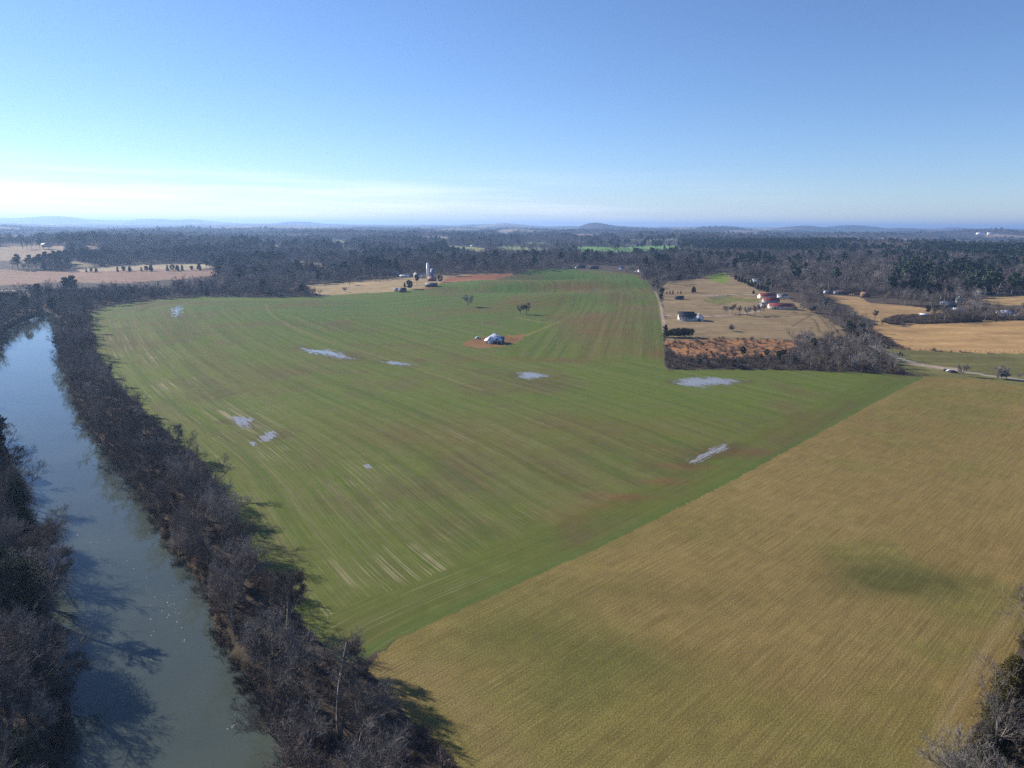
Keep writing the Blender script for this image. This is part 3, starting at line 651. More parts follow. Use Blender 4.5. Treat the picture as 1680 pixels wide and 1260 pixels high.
def bark(name, c1, c2, var=.35):
    m, t, b = nodes(name); oi = N(t, 'ObjectInfo'); tc = N(t, 'NewGeometry')
    nz = noise(t, tc.outputs['Position'], .35, 3, .6); big = noise(t, tc.outputs['Position'], .0055, 3, .55)
    c = mix(t, rng(t, nz, .3, .7), c1, c2)
    v = mth(t, 'MULTIPLY', mth(t, 'ADD', mth(t, 'MULTIPLY', oi.outputs['Random'], var * 2), 1 - var), rng(t, big, .36, .64, .72, 1.32)); cc = N(t, 'CombineXYZ')
    for i_ in range(3): t.links.new(v, cc.inputs[i_])
    c = mix(t, 1.0, c, cc.outputs[0], 'MULTIPLY'); t.links.new(c, b.inputs['Base Color']); b.inputs['Roughness'].default_value = .9; b.inputs['Specular IOR Level'].default_value = .08
    return m
M_GREY = bark('grey_bark', (.165, .150, .140), (.26, .235, .215)); M_BROWN = bark('brown_bark', (.100, .086, .076), (.155, .130, .112)); M_RUST = bark('reddish_twigs', (.150, .112, .094), (.21, .155, .125))
M_TRUNK = bark('trunk_bark', (.11, .095, .085), (.24, .21, .185), .2); M_PALE = bark('pale_bark', (.22, .20, .18), (.33, .30, .27), .2)
M_PINE = bark('pine_needles', (.030, .048, .030), (.052, .072, .036), .3); M_CEDAR = bark('cedar_foliage', (.030, .040, .016), (.062, .060, .022), .3)
M_DEEP = bark('deep_green_leaves', (.016, .028, .016), (.034, .048, .022), .3); M_OLIVE = bark('olive_cedar', (.048, .044, .016), (.095, .075, .024), .3)
M_LEAF = bark('green_leaves', (.050, .075, .018), (.085, .105, .025), .2); M_SAGE = bark('dull_green_leaves', (.055, .058, .034), (.085, .080, .045), .2)
M_BRUSH = bark('brush_twigs', (.11, .082, .060), (.19, .145, .105), .4)
# name, form, base height, materials, category words
KINDS_ = {}
def proto(key, parts, hgt, tone, kind):
    KINDS_[key] = dict(parts=parts, h=hgt, tone=tone, kind=kind)
BARE = []
for i_, (form, hh_, tone, mt) in enumerate([('round', 17, 'grey', M_GREY), ('multi', 16, 'brown', M_BROWN), ('vase', 18, 'brown', M_BROWN), ('round', 16, 'reddish', M_RUST),
                                            ('multi', 15, 'grey', M_GREY), ('tall', 20, 'brown', M_BROWN), ('vase', 17, 'grey', M_GREY), ('round', 18, 'dark brown', M_BROWN)]):
    for det, nm in ((0, 'near'), (1, 'mid'), (3, 'solo')):
        wd, tw = bare_tree(100 + i_, hh_, form, det)
        proto((nm, i_), [('trunk', new_mesh('trunk', *wd, M_TRUNK)), ('crown', new_mesh('crown', *tw, mt))], hh_, tone, 'bare')
    BARE.append(i_)
def joined(name, a, b_, ma, mb):
    v = np.concatenate([a[0], b_[0]]); fa = a[1]; fb = b_[1] + len(a[0]); fl = [fa, fb]
    me = new_mesh(name, v, fl, ma); me.materials.append(mb); mi = np.concatenate([np.zeros(len(fa), np.int32), np.ones(len(fb), np.int32)]); me.polygons.foreach_set('material_index', mi); return me
for i_, (form, hgt_, wid, tone, mt) in enumerate([('cedar', 11, 3.2, 'dark green', M_CEDAR), ('cedar', 9, 3.6, 'olive brown', M_OLIVE), ('pine', 20, 4.4, 'dark green', M_DEEP), ('broad', 13, 5.0, 'dark green', M_DEEP), ('broad', 11, 4.6, 'bright green', M_LEAF)]):
    wd, lf = evergreen(300 + i_, hgt_, wid, 22000, .115, form); proto(('near', 'ev', i_), [('trunk', new_mesh('trunk', *wd, M_TRUNK)), ('crown', new_mesh('crown', *lf, mt))], hgt_, tone, 'ever')
    wd, lf = evergreen(300 + i_, hgt_, wid, 1500, .62, form); proto(('mid', 'ev', i_), [('trunk', new_mesh('trunk', *wd, M_TRUNK)), ('crown', new_mesh('crown', *lf, mt))], hgt_, tone, 'ever')
# prototypes for the masses of wood
def proto_coll(name, meshes):
    c = bpy.data.collections.new(name)
    for k_, me in enumerate(meshes): c.objects.link(bpy.data.objects.new('%s_%02d' % (name, k_), me))
    return c
mid_list = []; far_list = []
for i_ in range(8):
    form = ['round', 'multi', 'vase', 'round', 'multi', 'tall', 'vase', 'round'][i_]; mt = [M_GREY, M_BROWN, M_BROWN, M_RUST, M_GREY, M_BROWN, M_GREY, M_BROWN][i_]
    k_ = KINDS_[('mid', i_)]['parts']; hh_ = KINDS_[('mid', i_)]['h']
    wd, tw = bare_tree(100 + i_, hh_, form, 1); mid_list.append(joined('mid_tree', wd, tw, M_TRUNK, mt))
    wd, tw = bare_tree(200 + i_, hh_, form, 2); far_list.append(joined('far_tree', wd, tw, M_TRUNK, mt))
for i_, (form, hgt_, wid, mt) in enumerate([('cedar', 11, 3.2, M_CEDAR), ('pine', 19, 4.6, M_PINE), ('broad', 13, 5.0, M_PINE)]):
    wd, lf = evergreen(320 + i_, hgt_, wid, 1500, .62, form); mid_list.append(joined('mid_evergreen', wd, lf, M_TRUNK, mt))
    wd, lf = evergreen(330 + i_, hgt_, wid, 420, 1.15, form); far_list.append(joined('far_evergreen', wd, lf, M_TRUNK, mt))
shr_list = []
for i_ in range(4):
    w_, tw = shrub(400 + i_, 3.2, [340, 300, 360, 320][i_], 2.4, .045); shr_list.append(joined('brush_clump', w_, tw, M_TRUNK, [M_BRUSH, M_BROWN, M_BRUSH, M_RUST][i_]))
C_MID = proto_coll('mid_trees', mid_list); C_FAR = proto_coll('far_trees', far_list); C_SHR = proto_coll('brush', shr_list)
print('tree kinds ready')

# ------------------------------------------------------------------ where trees stand
rg = np.random.default_rng(7)
OPENW = [w for _, _, w, _ in OPEN] + [green_w, tan_w]
def in_open(x, y, m=0.0):
    o_ = np.zeros(x.shape, bool)
    for w in OPENW:
        lo = w.min(0) - 20; hi = w.max(0) + 20; k_ = (x > lo[0]) & (x < hi[0]) & (y > lo[1]) & (y < hi[1]) & ~o_
        if k_.any(): o_[k_] |= pip(x[k_], y[k_], w) if m == 0 else (sdist(x[k_], y[k_], w) < m)
    return o_
def kept_clear(x, y, z, h_):
    o_ = np.zeros(x.shape, bool)
    for f_ in (.35, .8):
        u, v = project(x, y, z + h_ * f_)
        for kp in KEEP: o_ |= pip(u, v, kp)
    return o_
ROADS = [world_poly([(1430,568),(1452,578),(1475,588),(1510,598),(1560,606),(1700,626)])]
YARD = [hay((640,478),(650,466),(700,466),(742,458),(742,470),(690,476)), hay((1225,457),(1262,457),(1265,468),(1228,468)), hay((920,442),(1060,449),(1050,436),(925,434)), hay((1215,505),(1330,508),(1300,477),(1225,477)),
        hay((1340,488),(1500,500),(1520,494),(1345,478)), hay((1535,516),(1584,516),(1580,499),(1540,499)), hay((1636,521),(1674,521),(1674,508),(1638,508)), hay((1505,521),(1524,521),(1524,515),(1508,515)), hay((1590,493),(1660,494),(1650,484),(1600,484)), hay((660,459),(715,462),(712,450),(662,450)), hay((1165,456),(1200,452),(1200,440),(1180,440))]
HEDGE = [world_poly([(1490,522),(1690,528),(1700,498),(1500,500)]), world_poly([(1092,612),(1088,590),(1090,578),(1150,586),(1300,584),(1330,560),(1392,550),(1370,530),(1330,510),(1360,490),(1440,540),(1470,580),(1500,615),(1300,612)]),
         world_poly([(1045,452),(1062,462),(1083,490),(1095,488),(1080,462),(1088,455),(1060,444)])]
def grid_pts(sp, r0, r1, amin=-.86, amax=.86):
    n = int(r1 / sp) + 2; ix, iy = np.meshgrid(np.arange(-n, n), np.arange(-8, n)); x = (ix.ravel() + rg.uniform(-.46, .46, ix.size)) * sp; y = (iy.ravel() + rg.uniform(-.46, .46, ix.size)) * sp
    r = np.hypot(x, y); a = np.arctan2(x, y); m = (r >= r0) & (r < r1) & (((a > amin) & (a < amax)) | (r < 190)) & (y > -60); return x[m], y[m]
FEAT = [(62, 1222, 0, 13.5, 'pale grey wide-crowned bare tree lowest on the left bank over the water', 'PALE'), (445, 1118, 0, 21, 'big dense grey-crowned bare tree where the belt widens above the wheat corner', 'GREY'),
        (628, 1196, 4, 14, 'open bare tree standing at the near corner of the hay meadow', None), (303, 752, 6, 14, 'tall fan-shaped bare tree on the wheat side beside two small puddles', None), (232, 712, 3, 10, 'low rounded bare tree on the wheat edge left of the fan-shaped one', None),
        (292, 838, 2, 17, 'leaning forked bare tree reaching far over the river at mid-belt', 'LEAN'), (330, 880, 1, 14, 'low bare tree with bare limbs dipping over the river at mid-belt', 'LEAN')]
FEATW = np.array([hit(a[0], a[1])[:2] for a in FEAT])
def near_feat(x, y): return np.min(np.hypot(x[:, None] - FEATW[:, 0], y[:, None] - FEATW[:, 1]), axis=1) < np.where(np.hypot(x, y) < 250, 6.5, 5)
def near_cut(x, y): return (y < 122) & (x > -20) & (x < 62)
TREES = []                                   # x, y, z, kind, scale, rotation
def woods(sp, r0, r1, hscale=1.0):
    x, y = grid_pts(sp, r0, r1)
    if r0 < 1150: m = sdist(x, y, RIVER) > -.6; x, y = x[m], y[m]
    m = ~in_open(x, y, 3.6 if r0 < 1000 else 3) & ((dist_line(x, y, tanline)[0] > 9) | (sdist(x, y, RIVER) < 24)); m &= ~((dist_line(x, y, tanline)[0] < 9) & (x > -26)); x, y = x[m], y[m]
    if r0 < 1800:
        for yd in YARD: m = ~pip(x, y, yd); x, y = x[m], y[m]
        for rd in ROADS: m = dist_line(x, y, rd)[0] > 9; x, y = x[m], y[m]
    m = ~near_cut(x, y) & (~near_feat(x, y) if r0 < 400 else True); x, y = x[m], y[m]
    z = height(x, y); return x, y, z
def pick(x, y, z, r, hs):
    n = len(x); u, v = project(x, y, z)
    ev = fbm(x / 160, y / 160, 500, 3); pe = np.where(ev > .655, .5, .035)
    pine_px = [[(1040,415),(1110,413),(1180,419),(1310,419),(1385,411),(1400,404),(1040,404)], [(1480,414),(1700,414),(1700,436),(1620,432),(1540,424)], [(690,412),(760,416),(740,424),(690,420)], [(590,440),(660,448),(650,455),(600,452)]]
    for pl, q in zip(pine_px, (.97, .75, .4, .4)): pe = np.where(pip(u, v, pl), q, pe)
    lb_ = (x < -80) & (y < 330) & (sdist(x, y, RIVER) > 4); pe = np.where(lb_, .22, pe)
    belt_ = (r < 900) & (dist_line(x, y, rs)[0] < 80) & (x > np.interp(y, rs[:60, 1], rs[:60, 0]) - 8); pe = np.where(belt_, 0, pe)
    pe = np.where((x > 60) & (y < 260), .5, pe)
    isev = rg.uniform(0, 1, n) < pe; return isev, ev
def add(x, y, z, isev, hs, scale=None):
    n = len(x); sc_ = rg.uniform(.72, 1.22, n) * hs if scale is None else scale
    kb = rg.integers(0, 8, n); ke = rg.choice([0, 1, 2, 3], n, p=[.3, .15, .3, .25]); ke = np.where((x > 60) & (y < 260), rg.integers(0, 2, n), ke)
    for i_ in range(n): TREES.append((x[i_], y[i_], z[i_], ('ev', int(ke[i_])) if isev[i_] else int(kb[i_]), float(sc_[i_]), float(rg.uniform(0, 6.283))))
# near and middle woods
x, y, z = woods(8.6, 60, 560); hs = np.full(len(x), 1.0); hs = hs * (1 + .22 * (fbm(x / 40, y / 40, 700, 2) - .4) * 2); hs[y < 190] *= 1.12; hs[(x < -60) & (y > 330) & (sdist(x, y, RIVER) < 40)] *= .88
hd = np.zeros(len(x), bool)
for w_ in HEDGE: hd |= inpoly(w_, x, y)
hu_ = project(x, y, z)[0]; hs[hd] *= (.56 + .30 * sstep(1230, 1400, hu_) - .12)[hd]; isev, _ = pick(x, y, z, np.hypot(x, y), hs); isev[hd] &= rg.uniform(0, 1, hd.sum()) < .25
dr_ = dist_line(x, y, rs)[0]; hs[(dr_ > 14) & (dr_ < 40) & (y < 700) & (x > np.interp(y, rs[:60, 1], rs[:60, 0]))] *= .82; edge_ = (dr_ < 6) & (y < 900); hs[edge_] *= .85
add(x, y, z, isev, hs)
x, y, z = woods(8.8, 560, 1150); hs = np.full(len(x), 1.0); hd = np.zeros(len(x), bool)
for w_ in HEDGE: hd |= inpoly(w_, x, y)
hu_ = project(x, y, z)[0]; hs[hd] *= (.56 + .30 * sstep(1230, 1400, hu_) - .12)[hd]; isev, _ = pick(x, y, z, np.hypot(x, y), hs)
kc = kept_clear(x, y, z, 15 * hs); x, y, z, hs, isev = x[~kc], y[~kc], z[~kc], hs[~kc], isev[~kc]
add(x, y, z, isev, hs)
NEAR = len(TREES); print('near trees', NEAR)
FARP = []
for sp, r0, r1, hs0 in ((13.2, 1150, 2300, 1.35), (18, 2300, 4200, 1.6), (32, 4200, 8800, 2.2)):
    x, y, z = woods(sp, r0, r1)
    if 2000 < r0 < 4000:
        xa, ya = grid_pts(sp * .8, r0, r1); ha = (np.abs(fbm(xa / 260, ya / 260, 55, 2) - .5) < .014) & in_open(xa, ya); x = np.concatenate([x, xa[ha]]); y = np.concatenate([y, ya[ha]]); z = height(x, y); row = np.zeros(len(x), bool); row[-ha.sum():] = True
    else: row = np.zeros(len(x), bool)
    n = len(x); isev, _ = pick(x, y, z, np.hypot(x, y), 1)
    kc = kept_clear(x, y, z, 16 * hs0) if r0 < 4000 else kept_clear(x, y, z, 10.0); m = ~kc | row
    thin = fbm(x / 700 + 9, y / 420, 80, 4) if r0 > 4000 else np.zeros(n); m &= thin < .64
    if r0 > 2000:
        pass
    FARP.append((x[m], y[m], z[m], isev[m], rg.uniform(.75, 1.2, m.sum()) * hs0, r0)); print('woods', sp, m.sum())

# ------------------------------------------------------------------ masses of wood as one object each
def gn_instances(coll):
    g = bpy.data.node_groups.new('scatter_' + coll.name, 'GeometryNodeTree')
    g.interface.new_socket('Geometry', in_out='INPUT', socket_type='NodeSocketGeometry'); g.interface.new_socket('Geometry', in_out='OUTPUT', socket_type='NodeSocketGeometry')
    gi = g.nodes.new('NodeGroupInput'); go = g.nodes.new('NodeGroupOutput'); ip = g.nodes.new('GeometryNodeInstanceOnPoints'); ci = g.nodes.new('GeometryNodeCollectionInfo')
    ci.inputs['Collection'].default_value = coll; ci.inputs['Separate Children'].default_value = True; ci.inputs['Reset Children'].default_value = True
    def at_(nm, ty):
        n = g.nodes.new('GeometryNodeInputNamedAttribute'); n.data_type = ty; n.inputs['Name'].default_value = nm; return n.outputs['Attribute']
    m2p = g.nodes.new('GeometryNodeMeshToPoints'); g.links.new(gi.outputs[0], m2p.inputs['Mesh'])
    g.links.new(m2p.outputs[0], ip.inputs['Points']); g.links.new(ci.outputs[0], ip.inputs['Instance']); ip.inputs['Pick Instance'].default_value = True
    g.links.new(at_('kind_index', 'INT'), ip.inputs['Instance Index']); g.links.new(at_('size', 'FLOAT_VECTOR'), ip.inputs['Scale'])
    ev = g.nodes.new('FunctionNodeEulerToRotation'); g.links.new(at_('turn', 'FLOAT_VECTOR'), ev.inputs[0]); g.links.new(ev.outputs[0], ip.inputs['Rotation'])
    g.links.new(ip.outputs[0], go.inputs[0]); return g
GN = {}
def mass(name, coll, x, y, z, ki, sc_, label, cat, squash=None):
    me = bpy.data.meshes.new(name); n = len(x); me.vertices.add(n); me.vertices.foreach_set('co', np.stack([x, y, z], 1).astype(np.float32).ravel())
    a = me.attributes.new('kind_index', 'INT', 'POINT'); a.data.foreach_set('value', np.asarray(ki, np.int32))
    sz = np.stack([sc_, sc_, sc_ * (1 if squash is None else squash)], 1).astype(np.float32)
    a = me.attributes.new('size', 'FLOAT_VECTOR', 'POINT'); a.data.foreach_set('vector', sz.ravel())
    tn_ = np.zeros((n, 3), np.float32); tn_[:, 2] = rg.uniform(0, 6.283, n); tn_[:, 0] = rg.normal(0, .05, n)
    a = me.attributes.new('turn', 'FLOAT_VECTOR', 'POINT'); a.data.foreach_set('vector', tn_.ravel())
    o = link(name, me); md = o.modifiers.new('scatter', 'NODES')
    if coll.name not in GN: GN[coll.name] = gn_instances(coll)
    md.node_group = GN[coll.name]; return tag(o, label, cat, kind='stuff')

# individual trees: the ones that show largest in the photograph
T_ = np.array([(a[0], a[1], a[2], a[4]) for a in TREES]); hh = np.array([KINDS_[('mid',) + (k if isinstance(k, tuple) else (k,))]['h'] for k in [a[3] for a in TREES]])
U, V = project(T_[:, 0], T_[:, 1], T_[:, 2]); U2, V2 = project(T_[:, 0], T_[:, 1], T_[:, 2] + hh * T_[:, 3])
dist = np.sqrt(T_[:, 0] ** 2 + T_[:, 1] ** 2 + (T_[:, 2] - H) ** 2); size = hh * T_[:, 3] / dist
dep = T_[:, 1] * cp - (T_[:, 2] - H) * sp
vis = (U > -60) & (U < 1740) & (np.minimum(V, V2) < 1275) & (V > 0) & (dep > 10)
isb = np.array([not isinstance(a[3], tuple) for a in TREES])
single = np.zeros(len(TREES), bool)
for flag, cap in ((isb, 262), (~isb, 34)):
    c_ = np.where(flag & vis)[0]; single[c_[np.argsort(-size[c_])][:cap]] = True
print('single trees', single.sum(), 'nearest mass', size[vis & ~single].max())

in_scrub = 'in the scrub hedge beyond the wheat'
ORD = 'first second third fourth fifth sixth seventh eighth ninth tenth eleventh twelfth thirteenth fourteenth fifteenth sixteenth seventeenth eighteenth nineteenth twentieth'.split()
FORMW = ['round-crowned', 'many-stemmed', 'spreading', 'rounded', 'clumped', 'straight-trunked', 'wide-forked', 'broad-topped']
EVW = ['conical cedar', 'stubby cedar', 'tall pine', 'dense evergreen', 'leafy evergreen']
def place_tree(k, x, y, z, s, rot, label, group=None, lod=None, name=None, squash=1.0, tilt=0.0):
    d = math.sqrt(x * x + y * y + (z - H) ** 2); lod = lod or ('near' if d < 330 else 'mid')
    K = KINDS_[(lod,) + (k if isinstance(k, tuple) else (k,))]
    e = bpy.data.objects.new(name or ('evergreen_tree' if isinstance(k, tuple) else 'bare_tree'), None); COL.objects.link(e)
    e.location = (x, y, z - .15); e.rotation_euler = (tilt, 0, rot); e.scale = (s, s, s * squash); e.empty_display_size = 1
    for nm, me in K['parts']: link(nm, me, e)
    return tag(e, label, 'evergreen tree' if isinstance(k, tuple) else 'tree', group)
rsx = lambda y: np.interp(y, rs[:, 1][:70], rs[:, 0][:70])
def region(x, y):
    if y < 930 and x < np.interp(y, ls[::1, 1][:60], ls[::1, 0][:60]) + 6 and x < -40: return 'left'
    if x > 45 and y < 260: return 'grove'
    if sdist(np.array([x]), np.array([y]), RIVER)[0] < 75 and x < 60: return 'belt'
    if x > 60 and 400 < y: return 'scrub'
    return 'far'
cand = []
for i_ in np.where(single)[0]:
    x, y, z, k, s, rot = TREES[i_]; cand.append((region(x, y), x, y, z, k, s, rot))
keyed = {}
for c_ in cand:
    rgn, x, y, z, k, s, rot = c_; K = KINDS_[('mid',) + (k if isinstance(k, tuple) else (k,))]
    word = (K['tone'] + ' ' + EVW[k[1]]) if isinstance(k, tuple) else K['tone'] + ' ' + FORMW[k] + ' bare tree'
    dw = abs(sdist(np.array([x]), np.array([y]), RIVER)[0])
    if rgn == 'belt':
        side_ = "at the water's edge" if dw < 9 else 'mid-belt' if dw < 18 else 'on the field side'
        where = 'below the wheat corner' if y < 160 else 'along the lower wheat' if y < 300 else 'along the upper reach' if y < 520 else 'by the far bend'
        ph = side_ + ' ' + where; way = 'going upriver'; o_ = y
    elif rgn == 'left':
        ph = ('by the water' if dw < 12 else 'back from the water') + ' on the left bank'; way = 'going upriver'; o_ = y
    elif rgn == 'grove': ph = "in the wood right of the hay meadow"; way = 'going away'; o_ = y
    elif rgn == 'scrub': ph = in_scrub; way = 'from the left'; o_ = x / y
    else: ph = 'in the woods beyond the river bend'; way = 'from the left'; o_ = x / y
    keyed.setdefault((word, ph, way), []).append((o_, c_))
for (word, ph, way), lst in keyed.items():
    lst.sort(key=lambda q: q[0])
    for j, (_, (rgn, x, y, z, k, s, rot)) in enumerate(lst):
        lab = word + ' ' + ph + ('' if len(lst) == 1 else ', ' + ORD[min(j, 19)] + ' ' + way)
        grp = {'belt': 'trees between the river and the fields', 'left': 'trees on the left river bank', 'grove': 'trees right of the hay meadow', 'scrub': 'trees of the scrub hedge', 'far': 'trees beyond the river bend'}[rgn]
        tl = float(rg.normal(0, .06)); dw_ = sdist(np.array([x]), np.array([y]), RIVER)[0]
        if dw_ < 8 and not isinstance(k, tuple): rot = math.radians(-56 + rg.uniform(-25, 25) + (180 if rgn == 'left' else 0)); tl = float(rg.uniform(.12, .36))
        place_tree(k, x, y, z, s, rot, lab, grp, tilt=tl)
# the rest of the wood
rest = [TREES[i_] for i_ in np.where(~single)[0]]
R_x = np.array([a[0] for a in rest]); R_y = np.array([a[1] for a in rest]); R_z = np.array([a[2] for a in rest]); R_s = np.array([a[4] for a in rest])
ki = np.array([(a[3] if not isinstance(a[3], tuple) else 8 + [0, 0, 1, 2][a[3][1]]) for a in rest])
def cidx(ki): ki = np.asarray(ki); return ki
mass('woodland', C_MID, R_x, R_y, R_z - .15, cidx(ki), R_s, 'dense bare brown winter woodland filling the river bends and hedges', 'woods')
lab_ = ['purple-grey winter woodland beyond the wheat field and farms', 'hazy bare woodland in the middle distance', 'far blue-grey woodland below the skyline']
for q_, (x, y, z, ev, sc_, r0) in enumerate(FARP):
    k = np.where(ev, 8 + (rg.uniform(0, 1, len(x)) < .85).astype(int), rg.integers(0, 8, len(x)))
    mass('woodland', C_FAR, x, y, z - .3, cidx(k), sc_, lab_[q_], 'woods', None if r0 < 4000 else .55)
# brush under the near trees
x, y = grid_pts(2.6, 60, 760); m = (sdist(x, y, RIVER) > -1.6); x, y = x[m], y[m]; m = (~in_open(x, y, 1.0) & ((dist_line(x, y, tanline)[0] > 8) | (x < -30))) | (pip(x, y, OPEN[1][2]) & (rg.uniform(0, 1, len(x)) < .2)); x, y = x[m], y[m]
m = rg.uniform(0, 1, len(x)) < .30 + .6 * (sdist(x, y, RIVER) < 6) + .5 * fbm(x / 12, y / 12, 600, 3); x, y = x[m], y[m]; z = height(x, y)
for rd in ROADS: m = dist_line(x, y, rd)[0] > 6; x, y, z = x[m], y[m], z[m]
xa = rg.uniform(GAP[:, 0].min(), GAP[:, 0].max(), 9000); ya = rg.uniform(GAP[:, 1].min(), GAP[:, 1].max(), 9000)
ma = pip(xa, ya, GAP) & ~in_open(xa, ya, 0.5) & (fbm(xa / 14, ya / 9, 66, 3) > .42)
for yd in YARD: ma &= ~pip(xa, ya, yd)
x = np.concatenate([x, xa[ma]]); y = np.concatenate([y, ya[ma]]); z = height(x, y)
sc_ = rg.uniform(.35, 1.05, len(x)); print('brush', len(x))
mass('undergrowth', C_SHR, x, y, z - .1, rg.integers(0, 4, len(x)), sc_, 'tangled brown undergrowth beneath the bare trees', 'undergrowth')


# ------------------------------------------------------------------ houses, barns and yards
B = {}
for nm, c, r_ in [('white_wall', (.75, .75, .74), .6), ('cream_wall', (.60, .55, .46), .7), ('grey_wall', (.34, .34, .36), .7), ('brown_wall', (.16, .10, .07), .8), ('red_wall', (.26, .06, .05), .7), ('brick_wall', (.30, .14, .10), .8),
                  ('dark_wall', (.035, .038, .048), .7), ('dark_roof', (.030, .034, .045), .6), ('grey_roof', (.16, .16, .17), .6), ('red_roof', (.26, .055, .058), .55), ('rust_roof', (.30, .15, .11), .6), ('pale_roof', (.55, .56, .60), .4),
                  ('white_metal', (.72, .74, .78), .35), ('blue_metal', (.05, .10, .24), .35), ('wood_pole', (.20, .16, .12), .9), ('car_white', (.75, .75, .76), .3), ('car_dark', (.03, .035, .05), .3), ('car_red', (.40, .03, .03), .3),
                  ('tyre', (.02, .02, .02), .9), ('hay_bale', (.42, .30, .14), .9), ('concrete', (.48, .47, .45), .8), ('tractor_green', (.03, .12, .03), .4), ('fence_wood', (.28, .24, .20), .9), ('light_sheet', (.62, .66, .76), .3)]:
    B[nm] = simple(nm, c, r_, .10, .6)
B['wrap'] = simple('roof_underlay', (.50, .56, .68), .28, .35, .5)
m_, t_, b_ = nodes('glass'); b_.inputs['Base Color'].default_value = (.03, .05, .08, 1); b_.inputs['Roughness'].default_value = .08; b_.inputs['Specular IOR Level'].default_value = .6; B['glass'] = m_
class MB:
    def __init__(s): s.v = []; s.f = {}
    def add(s, vs, fs):
        o = len(s.v); s.v += [tuple(v) for v in vs]
        for f in fs: s.f.setdefault(len(f), []).append([i + o for i in f])
        return s
    def box(s, x0, x1, y0, y1, z0, z1): return s.add([(x, y, z) for z in (z0, z1) for y in (y0, y1) for x in (x0, x1)], [(0, 2, 3, 1), (4, 5, 7, 6), (0, 1, 5, 4), (2, 6, 7, 3), (0, 4, 6, 2), (1, 3, 7, 5)])
    def gable_body(s, w, d, h, rh, x=0, y=0, z=0):   # ridge along x
        X0, X1, Y0, Y1 = x - w / 2, x + w / 2, y - d / 2, y + d / 2
        return s.add([(X0, Y0, z), (X1, Y0, z), (X1, Y1, z), (X0, Y1, z), (X0, Y0, h), (X1, Y0, h), (X1, Y1, h), (X0, Y1, h), (X0, y, h + rh), (X1, y, h + rh)],
                     [(0, 1, 5, 4), (1, 2, 6, 9, 5), (2, 3, 7, 6), (3, 0, 4, 8, 7), (4, 5, 9, 8), (6, 7, 8, 9), (3, 2, 1, 0)])
    def gable_roof(s, w, d, h, rh, x=0, y=0, oh=.5, th=.22):
        k = rh / (d / 2); zl = h - oh * k; X0, X1 = x - w / 2 - oh, x + w / 2 + oh; e = .05
        for sg in (-1, 1):
            y0 = y + sg * (d / 2 + oh); a = [(X0, y0, zl + e), (X1, y0, zl + e), (X1, y, h + rh + e), (X0, y, h + rh + e)]; b2 = [(p[0], p[1], p[2] + th) for p in a]
            f = [(4, 5, 6, 7), (0, 3, 2, 1), (0, 1, 5, 4), (1, 2, 6, 5), (3, 0, 4, 7)]
            if sg > 0: f = [q[::-1] for q in f]
            s.add(a + b2, f)
        return s
    def hip_roof(s, w, d, h, rh, x=0, y=0, oh=.5, ridge=None):
        W_, D_ = w / 2 + oh, d / 2 + oh; r = max(W_ - D_, .15) if ridge is None else ridge
        return s.add([(x - W_, y - D_, h), (x + W_, y - D_, h), (x + W_, y + D_, h), (x - W_, y + D_, h), (x - r, y, h + rh), (x + r, y, h + rh), (x - W_, y - D_, h - .2), (x + W_, y - D_, h - .2), (x + W_, y + D_, h - .2), (x - W_, y + D_, h - .2)],
                     [(0, 1, 5, 4), (1, 2, 5), (2, 3, 4, 5), (3, 0, 4), (6, 7, 1, 0), (7, 8, 2, 1), (8, 9, 3, 2), (9, 6, 0, 3), (9, 8, 7, 6)])
    def cyl(s, r, z0, z1, x=0, y=0, n=20, r1=None, axis='z'):
        r1 = r if r1 is None else r1; vs = []
        for rr_, zz in ((r, z0), (r1, z1)):
            for i in range(n):
                a = 2 * math.pi * i / n; c_, s_ = math.cos(a) * rr_, math.sin(a) * rr_
                vs.append((x + c_, y + s_, zz) if axis == 'z' else (x + c_, zz, y + s_) if axis == 'y' else (zz, x + c_, y + s_))
        return s.add(vs, [(i, (i + 1) % n, (i + 1) % n + n, i + n) for i in range(n)] + [tuple(range(n))[::-1], tuple(range(n, 2 * n))])
    def dome(s, r, z0, hgt, x=0, y=0, n=20, m=5):
        rings = [(r * math.cos(math.pi / 2 * k / m), z0 + hgt * math.sin(math.pi / 2 * k / m)) for k in range(m)]
        vs = [(x + a * math.cos(2 * math.pi * i / n), y + a * math.sin(2 * math.pi * i / n), z) for a, z in rings for i in range(n)] + [(x, y, z0 + hgt)]
        fs = [(k * n + i, k * n + (i + 1) % n, (k + 1) * n + (i + 1) % n, (k + 1) * n + i) for k in range(m - 1) for i in range(n)] + [((m - 1) * n + i, (m - 1) * n + (i + 1) % n, m * n) for i in range(n)]
        return s.add(vs, fs)
    def build(s, name, mat, parent=None, loc=None):
        me = new_mesh(name, np.array(s.v), [np.array(f) for f in s.f.values()], B[mat] if isinstance(mat, str) else mat); return link(name, me, parent, loc)
def root(name, p, rot, label, cat, group=None):
    e = bpy.data.objects.new(name, None); COL.objects.link(e); e.location = tuple(p); e.rotation_euler = (0, 0, math.radians(rot)); return tag(e, label, cat, group)
